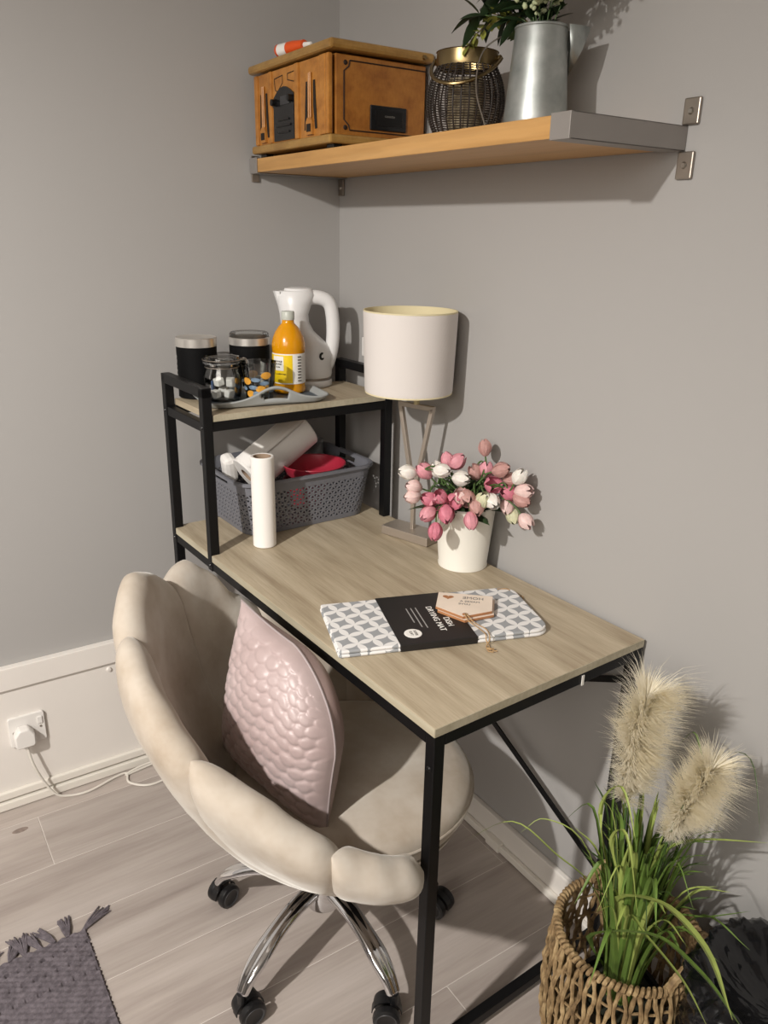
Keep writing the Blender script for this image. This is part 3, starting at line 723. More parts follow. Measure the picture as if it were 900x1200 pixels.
# orange squash bottle
B_ = V(.212, -.270, ZS + .0052)
sq = thing('squash_bottle', 'bottle of orange squash with yellow label and grey cap', 'bottle', B_)
r = .0405
bm = bmesh.new(); lathe(bm, [(0, .002), (r - .006, 0), (r - .001, .004), (r, .012), (r - .0015, .020), (r - .001, .026), (r - .001, .102), (r + .0005, .108), (r + .0005, .124), (r - .003, .140), (r - .009, .154), (r - .017, .166), (r - .025, .174), (.0145, .180), (.0145, .184), (0, .184)], B_, 48); fixn(bm); obj('bottle_body', bm, 'orange_juice', sq)
MATS['orange_juice'].node_tree.nodes['Principled BSDF'].inputs['Subsurface Weight'].default_value = .2
MATS['orange_juice'].node_tree.nodes['Principled BSDF'].inputs['Subsurface Radius'].default_value = (.02, .008, .002)
bm = bmesh.new(); lathe(bm, [(.0155, .183), (.0160, .185), (.0160, .202), (.0145, .204), (0, .2045)], B_, 30); obj('cap', bm, 'cap_grey', sq)
bm = bmesh.new(); lathe(bm, [(r + .0002, .026), (r + .0002, .102)], B_, 48); lbw = obj('label_sleeve', bm, 'label_white', sq)
bm = bmesh.new(); lathe(bm, [(r + .0006, .029), (r + .0006, .099)], B_, 40, a0=radians(-135), a1=radians(-14)); obj('label_panel', bm, 'label_yellow', lbw)
bm = bmesh.new(); lathe(bm, [(r + .001, .060), (r + .001, .096)], B_, 16, a0=radians(-88), a1=radians(-45)); obj('label_badge', bm, 'label_white', lbw)
def cyl_text(s, c, rad, ang, z, size, mat, parent):
    m = Matrix((V(-sin(ang), cos(ang), 0), V(0, 0, 1), V(cos(ang), sin(ang), 0))).transposed().to_4x4(); m.translation = c + V(rad * cos(ang), rad * sin(ang), z)
    return text('lettering', s, size, m, mat, parent)
for s, z, sz_ in (('ORANGE', .083, .0062), ('SQUASH', .0765, .0062), ('double', .069, .0045), ('no added sugar', .052, .0045)):
    cyl_text(s, B_, r + .0012, radians(-66 if z > .055 else -55), z, sz_, 'print_black', lbw)
for k_ in range(9): cyl_text('lorem'.replace('lorem', 'IIIIIIII'), B_, r + .0008, radians(12), .094 - k_ * .0075, .0055, 'print_grey', lbw)
bm = bmesh.new(); lathe(bm, [(0, .0006), (.009, .0006), (.0095, 0)], B_ + V((r + .0004) * cos(radians(-105)), (r + .0004) * sin(radians(-105)), .036), 20, Matrix.Rotation(radians(-105), 3, 'Z') @ Matrix.Rotation(pi / 2, 3, 'Y')); obj('printed_orange', bm, 'glass_orange', lbw)

kt.scale = (1, 1, 1.045); sq.scale = (1, 1, .965)
# tray
TC = V(.2535, -.366, ZS); ta = radians(82)
tr = thing('serving_tray', 'grey tray with wavy rim and cut-out handle on the raised shelf', 'tray', TC)
TL, TW = .300, .156
def trim_h(u):  # height of rim round the perimeter, handle humps at the middle of the long sides
    return .012 + .032 * math.exp(-((u) / .055) ** 2)
poly = rrect(TL, TW, .04, 8)
tu, tv = V(cos(ta), sin(ta), 0), V(sin(ta), -cos(ta), 0)
bm = bmesh.new(); inner = []; rim = []
n = len(poly)
PP = []
for i in range(n):
    a, b = Vector(poly[i]), Vector(poly[(i + 1) % n]); m_ = max(1, int((b - a).length / .006))
    for k_ in range(m_): PP.append(a + (b - a) * k_ / m_)
for P2 in PP:
    inner.append(bm.verts.new(TC + tu * P2.x * .93 + tv * P2.y * .90 + V(0, 0, .003)))
bm.faces.new(inner)
obj('tray_floor', bm, 'tray_inner', tr, solid=.003, smooth=False)
bm = bmesh.new(); ring = []
NR = 7
for P2 in PP:
    hh = trim_h(P2.x - .01); out = Vector((P2.x * 1.0, P2.y * 1.0))
    col = []
    for k_ in range(NR):
        f_ = k_ / (NR - 1); fl_ = .93 + .10 * f_; col.append(bm.verts.new(TC + tu * P2.x * fl_ + tv * P2.y * (.90 + .14 * f_) + V(0, 0, .003 + hh * f_)))
    ring.append(col)
m_ = len(ring)
for i in range(m_):
    A_, B2 = ring[i], ring[(i + 1) % m_]; mid = (PP[i] + PP[(i + 1) % m_]) / 2
    for k_ in range(NR - 1):
        if abs(abs(mid.y) - TW / 2) < .01 and abs(mid.x - .01) < .036 - .004 * abs(k_ - 3.5) and 2 <= k_ <= 4: continue
        bm.faces.new((A_[k_], B2[k_], B2[k_ + 1], A_[k_ + 1]))
obj('tray_rim', bm, 'tray_grey', tr, solid=.0035)
zt = ZS + .0052
# clip-top glass jar with sugar cubes
J = V(.226, -.452, zt)
jr = thing('glass_jar', 'clip-top glass jar of white sugar cubes on the tray', 'jar', J)
bm = bmesh.new(); lathe(bm, [(0, .001), (.036, 0), (.041, .004), (.045, .025), (.045, .056), (.039, .072), (.038, .080), (.042, .084), (.042, .087), (.040, .087), (.036, .078), (.043, .056), (.043, .025), (.039, .007), (0, .004)], J, 40); fixn(bm); obj('jar_body', bm, 'clear_glass', jr)
bm = bmesh.new(); lathe(bm, [(.035, .0895), (.0425, .090), (.0435, .095), (.041, .102), (.025, .105), (0, .105), (0, .102), (.023, .102), (.035, .097)], J, 40); fixn(bm); obj('jar_lid', bm, 'clear_glass', jr)
bm = bmesh.new(); lathe(bm, [(.036, .0872), (.0438, .0872), (.0438, .0894), (.036, .0894)], J, 40, close=True); fixn(bm); obj('rubber_seal', bm, 'clear_plastic', jr)
for z in (.078, .095):
    bm = bmesh.new(); rr = .0395 if z < .08 else .0448; tube(bm, [J + V(rr * cos(2 * pi * i / 32), rr * sin(2 * pi * i / 32), z) for i in range(33)], .0011, 6, cap=False); obj('wire_ring', bm, 'steel_brushed', jr)
bm = bmesh.new(); cd_ = V(.45, .89, 0); cs_ = V(-.89, .45, 0)
tube(bm, catmull([J + cd_ * .041 + cs_ * .012 + V(0, 0, .095), J + cd_ * .057 + cs_ * .010 + V(0, 0, .093), J + cd_ * .055 + cs_ * .010 + V(0, 0, .062), J + cd_ * .053 + V(0, 0, .05), J + cd_ * .055 - cs_ * .010 + V(0, 0, .062), J + cd_ * .057 - cs_ * .010 + V(0, 0, .093), J + cd_ * .041 - cs_ * .012 + V(0, 0, .095)], 6), .0012, 6); obj('clip_lever', bm, 'steel_brushed', jr)
cubes = [(.012, .008, .012, .3, 'sugar cube at bottom centre of the glass jar'), (-.014, .006, .012, .9, 'sugar cube at the bottom by the jar wall, left side'), (.002, -.016, .012, .5, 'sugar cube at the bottom of the jar, nearest the room'), (.014, .010, .034, 1.1, 'sugar cube on top of the pile on the right in the jar'), (-.004, -.006, .033, .2, 'sugar cube on top of the pile, nearest the jar front')]
for x, y, z, a, lb in cubes:
    tag(obj('sugar_cube', box(J + V(x * 1.25, y * 1.25, .004 + (z - .012) * 1.27 + .011), (.0195, .0195, .0185), Matrix.Rotation(a, 3, 'Z') @ Matrix.Rotation(.2 * (z > .02), 3, 'X')), 'sugar_white', org=J + V(x * 1.25, y * 1.25, z * 1.2), smooth=False, bevel=.0025), lb, 'sugar cube', 'sugar cubes in the jar')
for (x, y, z), lb, g_ in (((-.016, -.014, .020), 'blue wrapped sachet standing in the sugar jar', 0),):
    tag(obj('tea_sachet', box(J + V(x * 1.2, y * 1.2, z + .006), (.024, .004, .036), Matrix.Rotation(-.6, 3, 'Z')), 'tea_foil', org=J + V(x, y, z - .015), smooth=False, bevel=.001), lb, 'sachet')
# patterned glass
G = V(.266, -.376, zt)
gl_ = thing('drinking_glass', 'clear tumbler printed with oranges, on the tray beside the jar', 'glass', G)
bm = bmesh.new(); lathe(bm, [(0, .001), (.030, 0), (.032, .003), (.0410, .090), (.0400, .0905), (.0305, .006), (0, .005)], G, 40); fixn(bm); obj('glass_body', bm, 'clear_glass', gl_)
def patch(c, a, z, w, h, rr, mat, name, par):
    bm = bmesh.new(); n_ = 8
    ctr = None; vs = []
    for i in range(14):
        t_ = 2 * pi * i / 14; aa = a + w * cos(t_) / rr; zz = z + h * sin(t_); r_z = .032 + .009 * (zz / .09) + .0006; vs.append(bm.verts.new(c + V(r_z * cos(aa), r_z * sin(aa), zz)))
    ctr = bm.verts.new(c + V((.032 + .009 * z / .09 + .0014) * cos(a), (.032 + .009 * z / .09 + .0014) * sin(a), z))
    for i in range(14): bm.faces.new((ctr, vs[i], vs[(i + 1) % 14]))
    obj(name, bm, mat, par)
for a, z in ((-75, .048), (-20, .030), (0, .062), (-62, .018), (60, .035), (120, .02), (180, .055), (-130, .024)): patch(G, radians(a), z, .0095, .0085, .028, 'glass_orange', 'printed_orange', gl_)
for a, z in ((-50, .034), (-38, .052), (-95, .03), (-5, .044), (30, .026), (-38, .020), (150, .03), (100, .05)): patch(G, radians(a), z, .009, .005, .028, 'glass_blue', 'printed_leaf', gl_)

# ------------------------------------------------------------------ basket on the desk
ZD = H + .0006
bc = V(.172, -.262, ZD)
bk = thing('storage_basket', 'grey perforated plastic basket on the desk under the raised shelf', 'basket', bc)
def bask(s_, v):   # s_ perimeter parameter 0..1, v height 0..1
    w, d_ = .245 + .035 * v, .345 + .035 * v
    # rounded rectangle perimeter
    r_ = .045; P_ = []
    segs = [(w - 2 * r_), pi / 2 * r_, (d_ - 2 * r_), pi / 2 * r_, (w - 2 * r_), pi / 2 * r_, (d_ - 2 * r_), pi / 2 * r_]
    T_ = sum(segs); s = (s_ % 1) * T_
    x0, y0 = w / 2, d_ / 2
    if s < segs[0]: return V(-w / 2 + r_ + s, -y0, 0)
    s -= segs[0]
    if s < segs[1]: a = -pi / 2 + s / r_; return V(x0 - r_ + r_ * cos(a), -y0 + r_ + r_ * sin(a), 0)
    s -= segs[1]
    if s < segs[2]: return V(x0, -y0 + r_ + s, 0)
    s -= segs[2]
    if s < segs[3]: a = s / r_; return V(x0 - r_ + r_ * cos(a), y0 - r_ + r_ * sin(a), 0)
    s -= segs[3]
    if s < segs[4]: return V(x0 - r_ - s, y0, 0)
    s -= segs[4]
    if s < segs[5]: a = pi / 2 + s / r_; return V(-x0 + r_ + r_ * cos(a), y0 - r_ + r_ * sin(a), 0)
    s -= segs[5]
    if s < segs[6]: return V(-x0, y0 - r_ - s, 0)
    s -= segs[6]
    a = pi + s / r_; return V(-x0 + r_ + r_ * cos(a), -y0 + r_ + r_ * sin(a), 0)
BA = radians(2); Rb = Matrix.Rotation(BA, 3, 'Z'); BH = .140
def bp(s, v, out=0):
    p = bask(s, v); q_ = p * (1 + out / max(.05, p.length)) if out else p
    return bc + Rb @ q_ + V(0, 0, v * BH)
bm = bmesh.new(); NC, NRW = 68, 8
zr = [.08 + .72 * i / NRW for i in range(NRW + 1)]
vt = [[bm.verts.new(bp((i + .5 * (j % 2)) / NC, zr[j])) for i in range(NC)] for j in range(NRW + 1)]
for j in range(NRW):
    for i in range(NC):
        if j % 2 == 0: tris = [(vt[j][i], vt[j][(i + 1) % NC], vt[j + 1][i]), (vt[j][(i + 1) % NC], vt[j + 1][(i + 1) % NC], vt[j + 1][i])]
        else: tris = [(vt[j][i], vt[j + 1][(i + 1) % NC], vt[j + 1][i]), (vt[j][i], vt[j][(i + 1) % NC], vt[j + 1][(i + 1) % NC])]
        for T_ in tris:
            c_ = sum((v.co for v in T_), Vector()) / 3
            inn = [bm.verts.new(c_ + (v.co - c_) * .52) for v in T_]
            for k_ in range(3): bm.faces.new((T_[k_], T_[(k_ + 1) % 3], inn[(k_ + 1) % 3], inn[k_]))
obj('perforated_wall', bm, 'basket_grey', bk, solid=.0022, smooth=False)
bm = bmesh.new(); NS = 120
def strip(bm, v0, v1, skip=None, o0=0, o1=0):
    A_ = [bm.verts.new(bp(i / NS, v0, o0)) for i in range(NS)]; B2 = [bm.verts.new(bp(i / NS, v1, o1)) for i in range(NS)]
    for i in range(NS):
        if skip and skip(i): continue
        bm.faces.new((A_[i], A_[(i + 1) % NS], B2[(i + 1) % NS], B2[i]))
def inhandle(i):
    p = bask((i + .5) / NS, .9); return abs(p.x) < .042 and abs(p.y) > .15
strip(bm, .80, .85); strip(bm, .85, .94, inhandle); strip(bm, .94, 1.0)
strip(bm, 1.0, 1.005, None, 0, .008); strip(bm, 1.005, .96, None, .008, .009)
obj('rim', bm, 'basket_grey', bk, solid=.003, smooth=False)
bm = bmesh.new(); A_ = [bm.verts.new(bp(i / NS, 0.0)) for i in range(NS)]; B2 = [bm.verts.new(bp(i / NS, .08)) for i in range(NS)]
for i in range(NS): bm.faces.new((A_[i], A_[(i + 1) % NS], B2[(i + 1) % NS], B2[i]))
for v in A_: v.co.z += .0015
bm.faces.new(A_[::-1]); obj('basket_base', bm, 'basket_grey', bk, solid=.0025, smooth=False)

def roll(name, label, c, axis, r, Lr, core, mat='paper_white', rc=.018):
    t_ = thing(name, label, 'paper roll', c); ax_ = Vector(axis).normalized(); o1 = ax_.orthogonal().normalized(); m = Matrix((o1, ax_.cross(o1), ax_)).transposed()
    bm = bmesh.new(); lathe(bm, [(rc + .001, .0005), (r - .002, 0), (r, .002), (r, Lr - .002), (r - .002, Lr), (rc + .001, Lr - .0005)], c, 48, m, close=True); fixn(bm); o = obj('paper', bm, mat, t_)
    bm = bmesh.new(); lathe(bm, [(rc - .0008, .0008), (rc + .0006, .0008), (rc + .0006, Lr - .001), (rc - .0008, Lr - .001)], c, 30, m, close=True); fixn(bm); obj('card_core', bm, core, t_)
    return t_, m
roll('baking_paper_roll', 'thin white paper roll standing upright in front of the basket', V(.358, -.418, ZD), (0, 0, 1), .0275, .222, 'card_brown', rc=.0205)
kr, km = roll('kitchen_roll', 'white kitchen paper roll leaning in the grey basket', V(.165, -.375, .866), V(-.04, .80, .50), .053, .205, 'card_brown', rc=.020)
bm = bmesh.new(); v0 = []
for i in range(9):
    a = radians(-60 + i * 9); rr = .0535 + .0016 * i
    v0.append([km @ V(rr * cos(a), rr * sin(a), z) + V(.165, -.375, .866) for z in (.004, .2)])
vv = [[bm.verts.new(p) for p in a] for a in v0]
for a, b in zip(vv, vv[1:]): bm.faces.new((a[0], b[0], b[1], a[1]))
obj('loose_sheet', bm, 'paper_white', kr, solid=.0006)
tag(obj('folded_cloth', box((.10, -.395, .875), (.045, .035, .075), Matrix.Rotation(.3, 3, 'Y') @ Matrix.Rotation(.2, 3, 'X')), 'paper_white', org=(.10, -.395, .83), smooth=False, bevel=.012), 'white folded cloth at the left back corner of the basket', 'cloth')
# red bowls
RB = V(.205, -.215, ZD + .012)
def bowl(c, r0, r1, h, lb, tilt=0):
    t_ = thing('red_bowl', lb, 'bowl', c); m = Matrix.Rotation(tilt, 3, 'X')
    bm = bmesh.new(); lathe(bm, [(0, .0), (r0, 0), (r0 + (r1 - r0) * .75, h * .5), (r1, h), (r1 + .003, h + .001), (r1 + .002, h + .003), (r1 - .002, h + .001), (r0 + (r1 - r0) * .7, h * .5), (r0 - .002, .003), (0, .003)], c, 40, m); fixn(bm); obj('bowl_body', bm, 'red_plastic', t_)
    bm = bmesh.new(); lathe(bm, [(r0 * .7, -.003), (r0 * .8, -.003), (r0 * .8, .0), (r0 * .7, .0)], c, 30, m, close=True); fixn(bm); obj('foot_ring', bm, 'red_plastic', t_)
bowl(V(.215, -.205, ZD + .088), .042, .082, .050, 'red plastic bowl on top in the grey basket')
bowl(V(.172, -.205, ZD + .010), .042, .060, .073, 'red plastic bowl underneath, lower in the grey basket')
# clear container
cc = thing('clear_container', 'clear plastic food container at the back of the basket', 'container', (.085, -.165, ZD + .06))
bm = bmesh.new(); poly = rrect(.085, .085, .015)
prism(bm, [(x + .085, y - .165) for x, y in poly], ZD + .055, ZD + .165); fixn(bm)
for f in [f for f in bm.faces if f.normal.z > .9]: bm.faces.remove(f)
obj('container_body', bm, 'clear_plastic', cc, solid=.0015)
bm = bmesh.new(); prism(bm, [(x * 1.06 + .085, y * 1.06 - .165) for x, y in poly], ZD + .166, ZD + .173); fixn(bm); obj('container_lid', bm, 'clear_plastic', cc)
# light switch behind the lamp
sw = thing('light_switch', 'white switch plate on the wall, mostly behind the lampshade', 'switch', (.163, -.001, 1.168))
obj('face_plate', box((.160, -.005, 1.172), (.05, .009, .05)), 'white_plastic', sw, smooth=False, bevel=.002)
obj('rocker_switch', box((.160, -.0105, 1.172), (.012, .004, .02)), 'white_plastic', sw, smooth=False, bevel=.001)

# ------------------------------------------------------------------ table lamp
LP = V(.503, -.112, ZD)
lp = thing('table_lamp', 'table lamp with white drum shade on a metal triangle frame', 'lamp', LP)
la = radians(17); Rl = Matrix.Rotation(la, 3, 'Z')
obj('base', box(LP + V(-.006, .028, .012), (.142, .062, .022), Rl), 'lamp_nickel', lp, smooth=False, bevel=.0015)
lx = V(cos(la), sin(la), 0); P0 = LP + V(-.004, .03, 0)
zt_, zv = 1.082, .885
bm = bmesh.new(); beam(bm, P0 + lx * -.052 + V(0, 0, zt_ - ZD), P0 + lx * .052 + V(0, 0, zt_ - ZD), .011, .011); obj('frame_bar', bm, 'lamp_nickel', lp, smooth=False, bevel=.001)
for s in (-1, 1):
    bm = bmesh.new(); beam(bm, P0 + lx * .047 * s + V(0, 0, zt_ - ZD), P0 + lx * .003 * s + V(0, 0, zv - ZD - .01), .011, .010, up=lx); obj('frame_bar', bm, 'lamp_nickel', lp, smooth=False, bevel=.001)
bm = bmesh.new(); beam(bm, P0 + V(0, 0, .022), P0 + V(0, 0, zv - ZD), .010, .010, up=lx); obj('stem', bm, 'lamp_nickel', lp, smooth=False, bevel=.001)
SC_ = LP + V(.006, -.002, 0)
bm = bmesh.new(); lathe(bm, [(0, zt_ - ZD + .004), (.007, zt_ - ZD + .004), (.007, zt_ - ZD + .016), (.0155, zt_ - ZD + .02), (.018, zt_ - ZD + .05), (.018, zt_ - ZD + .075), (0, zt_ - ZD + .076)], P0, 24); fixn(bm); obj('bulb_holder', bm, 'lamp_holder', lp)
bm = bmesh.new(); zb0, zb1 = 1.122 - ZD, 1.303 - ZD; NSG, NRG = 132, 46
rings = []
for j in range(NRG + 1):
    f_ = j / NRG; row = []
    for i in range(NSG):
        a = 2 * pi * (i + .5 * (j % 2)) / NSG; rr = .0995 + .0055 * f_ + (.0017 if (i + j // 2) % 2 == 0 and 0 < j < NRG else -.0003)
        row.append(bm.verts.new(SC_ + V(rr * cos(a), rr * sin(a), zb0 + (zb1 - zb0) * f_)))
    rings.append(row)
for j in range(NRG):
    for i in range(NSG):
        a, b, c, d_ = rings[j][i], rings[j][(i + 1) % NSG], rings[j + 1][(i + 1) % NSG], rings[j + 1][i]
        if j % 2 == 0: bm.faces.new((a, b, d_)); bm.faces.new((b, c, d_))
        else: bm.faces.new((a, c, d_)); bm.faces.new((a, b, c))
shade = obj('lamp_shade', bm, 'shade_fabric', lp, auto=False)
bm = bmesh.new(); lathe(bm, [(.0978, zb0 + .001), (.1033, zb1 - .001)], SC_, 64); obj('shade_lining', bm, 'shade_inner', shade)
for z, rr in ((zb0, .0992), (zb1, .1048)):
    bm = bmesh.new(); lathe(bm, [(rr - .0015, z - .0015), (rr + .0012, z - .0015), (rr + .0012, z + .0015), (rr - .0015, z + .0015)], SC_, 64, close=True); fixn(bm); obj('shade_rim', bm, 'shade_inner', shade)
bm = bmesh.new()
for a in (0, 2 * pi / 3, 4 * pi / 3): tube(bm, [P0 + V(.014 * cos(a), .014 * sin(a), zb0 + .02), SC_ + V(.0985 * cos(a), .0985 * sin(a), zb0 + .02)], .0014, 6)
obj('shade_spider', bm, 'screw_steel', lp)
bm = bmesh.new(); lathe(bm, [(0, zt_ - ZD + .077), (.012, zt_ - ZD + .08), (.014, zt_ - ZD + .09), (.028, zt_ - ZD + .125), (.026, zt_ - ZD + .145), (.012, zt_ - ZD + .162), (0, zt_ - ZD + .165)], P0, 24); fixn(bm); obj('light_bulb', bm, 'white_plastic', lp)

# ------------------------------------------------------------------ tulips in an enamel pot
TP = V(.692, -.077, ZD)
tp_ = thing('flower_pot', 'cream-white enamel bucket pot holding the artificial tulips', 'pot', TP)
bm = bmesh.new(); lathe(bm, [(0, .003), (.052, .003), (.053, 0), (.0565, 0), (.057, .003), (.0555, .006), (.0680, .142), (.0695, .146), (.0685, .149), (.0665, .147), (.066, .142), (.054, .008), (0, .006)], TP, 56); fixn(bm); obj('pot_body', bm, 'pot_enamel', tp_)
bm = bmesh.new(); lathe(bm, [(0, .125), (.064, .122)], TP, 30); obj('foam_filler', bm, 'potting_moss', tp_)
for s in (-1, 1):
    bm = bmesh.new(); aa = radians(-50) + (pi if s > 0 else 0); d = V(cos(aa), sin(aa), 0)
    lathe(bm, [(0, .002), (.004, .0015), (.005, 0)], TP + d * .066 + V(0, 0, .130), 12, Matrix.Rotation(aa, 3, 'Z') @ Matrix.Rotation(pi / 2, 3, 'Y')); obj('handle_ear', bm, 'pot_enamel', tp_)
def petal_mesh(mat, Lp=.036, Wp=.023):
    """tulip petal: base at origin, grows along +z, cupped toward -x (axis of the bloom)"""
    bm = bmesh.new(); rows = []
    for i in range(8):
        t_ = i / 7; w = Wp * .5 * (sin(pi * (.12 + .83 * t_)) ** .6); rad = .0138 * sin(pi * (.07 + .85 * t_)) ** .75 
        row = []
        for k_ in range(5):
            u = (k_ - 2) / 2; ang = u * w / .012
            row.append(bm.verts.new((rad * cos(ang * .75) - (.0008 if abs(u) < .1 else 0), rad * sin(ang * .75) * 1.0 + u * w * .15, Lp * t_)))
        rows.append(row)
    for a, b in zip(rows, rows[1:]):
        for j in range(4): bm.faces.new((a[j], a[j + 1], b[j + 1], b[j]))
    me = bpy.data.meshes.new('petal'); bm.to_mesh(me); bm.free(); me.materials.append(MATS[mat])
    for p in me.polygons: p.use_smooth = True
    return me
PM = {m: petal_mesh(m) for m in ('tulip_white', 'tulip_blush', 'tulip_dusty', 'tulip_pink', 'tulip_rose', 'tulip_cream')}
tleaf = leaf_mesh('leaf', .095, .026, 'leaf_tulip', .35, .3)
TPOS = [[0.622, -0.191, 0.968], [0.637, -0.186, 0.938], [0.642, -0.191, 0.916], [0.642, -0.159, 0.972], [0.656, -0.136, 0.978], [0.696, -0.148, 0.984], [0.665, -0.115, 0.998], [0.68, -0.097, 0.994], [0.725, -0.119, 0.969], [0.711, -0.048, 1.029], [0.709, -0.071, 0.976], [0.725, -0.051, 0.983], [0.794, -0.069, 1.0], [0.773, -0.07, 0.96], [0.801, -0.045, 0.976], [0.833, -0.051, 0.995], [0.808, -0.057, 0.95], [0.841, -0.045, 0.961], [0.844, -0.051, 0.943], [0.806, -0.057, 0.917], [0.815, -0.045, 0.897], [0.865, -0.053, 0.9], [0.8, -0.094, 0.934], [0.78, -0.12, 0.922], [0.761, -0.133, 0.937], [0.752, -0.141, 0.944], [0.747, -0.155, 0.929], [0.725, -0.177, 0.94], [0.712, -0.199, 0.934], [0.725, -0.187, 0.924], [0.722, -0.207, 0.902], [0.745, -0.174, 0.903], [0.783, -0.136, 0.891], [0.745, -0.201, 0.867], [0.785, -0.108, 0.936]]
W_, BL, DU, PK, RO, CR = 'tulip_white', 'tulip_blush', 'tulip_dusty', 'tulip_pink', 'tulip_rose', 'tulip_cream'
# colour, image-plane direction of the tip (right, up), toward-room share, how open, label
TS = [(W_, -1, .15, .2, 0, 'white tulip pointing left, furthest left of the bunch'), (BL, -.9, .2, .3, 0, 'blush tulip just below the leftmost white one'), (BL, -1, -.2, .3, 0, 'blush-white tulip lowest at the left edge of the bunch'),
 (RO, -.7, .7, .2, .2, 'rose pink tulip at upper left beside the white pair'), (W_, -.4, .9, .2, .2, 'white tulip at upper left, half behind another white one'), (W_, .9, -.1, .4, 0, 'white tulip facing sideways in the upper left, in front'),
 (RO, -.3, 1, .1, 0, 'rose pink tulip standing at the top left of the bunch'), (RO, .7, .6, .1, .1, 'pink tulip leaning right at the top left'), (W_, .9, -.1, .5, .1, 'white tulip lying sideways in the middle of the bunch'),
 (DU, .05, 1, 0, 0, 'dusty rose tulip standing tallest above the bunch'), (DU, -.5, .8, .3, .3, 'dusty tulip open to the left just below the tallest'), (RO, .2, 1, .2, .2, 'bright pink tulip directly under the tallest one'),
 (DU, .9, .2, 0, 0, 'dusty rose tulip facing right near the top right'), (PK, .2, .1, .9, .5, 'hot pink open tulip facing the room, right of centre'), (DU, .8, -.1, .2, 0, 'large dusty tulip on the right beneath the small white one'),
 (W_, .8, .6, 0, .2, 'white tulip at the upper right against the wall'), (PK, -.5, .1, .3, 0, 'hot pink tulip half hidden at the right of the bunch'), (BL, 1, .1, .2, .1, 'pink-edged white tulip pointing right, large, at right edge'),
 (DU, 1, -.3, .1, 0, 'dusty tulip right under the large pink-edged white one'), (BL, -.1, -.9, .4, 0, 'white-pink tulip hanging down at lower right'), (CR, .2, -.9, .3, 0, 'pale green-cream tulip drooping at lower right'),
 (BL, .7, -.7, .2, .2, 'blush tulip drooping furthest right and lowest'), (W_, .35, -.5, .55, .1, 'white cupped tulip over the right side of the pot rim'), (DU, .1, -.9, .3, 0, 'dusty tulip hanging over the pot rim, centre right'),
 (DU, .2, -.6, .6, .2, 'dusty pink tulip at the pot rim, centre'), (BL, -.1, .7, .6, .3, 'pale tulip just above the dusty one at the centre'), (PK, -.3, -.5, .6, .5, 'hot pink open tulip at centre left above the rim'),
 (PK, -.2, .5, .6, .2, 'hot pink tulip topmost in the left-hand pink cluster'), (PK, -.7, .3, .4, .1, 'hot pink tulip at the outer left of the pink cluster'), (RO, 0, -.3, .9, .3, 'pink tulip in the middle of the left pink cluster'),
 (RO, -.7, -.6, .3, .1, 'pink tulip pointing down-left from the pink cluster'), (PK, .1, -.9, .3, .1, 'hot pink tulip hanging down against the pot, left side'), (RO, .1, -1, .2, 0, 'soft pink tulip hanging down in front of the pot'),
 (PK, -.1, -1, .1, 0, 'hot pink tulip hanging lowest, left of the pot'), (CR, .2, .5, .5, 0, 'small cream tulip between white and dusty at the rim')]
for i, (P_, (m_, dx, dy, dz, op, lb)) in enumerate(zip(TPOS, TS)):
    P_ = V(*P_)
    d = (cr * dx + cu * dy - cf * dz).normalized()
    if P_.y > -.075 and d.y > .1: d.y *= .3; d.normalize()
    base = P_ - d * .022
    if base.y > -.022: base.y = -.022
    t_ = thing('tulip', lb, 'flower', base, 'artificial tulips in the cream pot')
    q = d.to_track_quat('Z', 'Y').to_matrix().to_4x4(); s = R.uniform(1.02, 1.2)
    for k_ in range(6):
        tilt = (-.03 if k_ % 2 else .05) + op * .5 + R.uniform(-.03, .05)
        mm = Matrix.Translation(base) @ q @ Matrix.Rotation(k_ * pi / 3 + i, 4, 'Z') @ Matrix.Rotation(tilt, 4, 'Y') @ Matrix.Scale(s * (1 if k_ % 2 else .95), 4)
        inst('petal', PM[m_], t_, mm)
    r0 = V(TP.x + .03 * cos(i * 1.7), TP.y + .026 * sin(i * 1.7), ZD + .118); mid = (r0 * .5 + base * .5) + V(0, -.004, .035); end = base - d * .0
    e2 = base - d * .02
    if e2.y > -.012: e2.y = -.012
    sp = catmull([r0, r0 * .6 + mid * .4 + V(0, 0, .018), (mid * .5 + e2 * .5) + V(0, 0, .012), e2, end], 5)
    for p in sp: p.y = min(p.y, -.006)
    bm = bmesh.new(); tube(bm, sp, .0018, 6); obj('stem', bm, 'stem_green', t_)
    lf = (V(R.uniform(-1, 1), R.uniform(-1, .35), R.uniform(.3, 1.0))).normalized(); lp0 = r0 + V(0, 0, .01)
    if (lp0 + lf * .09).y > -.01: lf.y = -.2
    inst('leaf', tleaf, t_, orient(lp0, lf, R.uniform(-1, 1), R.uniform(.8, 1.1)))
    lf2 = (base - lp0).normalized() + V(R.uniform(-.25, .25), R.uniform(-.25, .1), R.uniform(0, .3)); lf2.y = min(lf2.y, .25)
    inst('leaf', tleaf, t_, orient(lp0 + (base - lp0) * .12, lf2, R.uniform(-1, 1), R.uniform(.65, .9)))

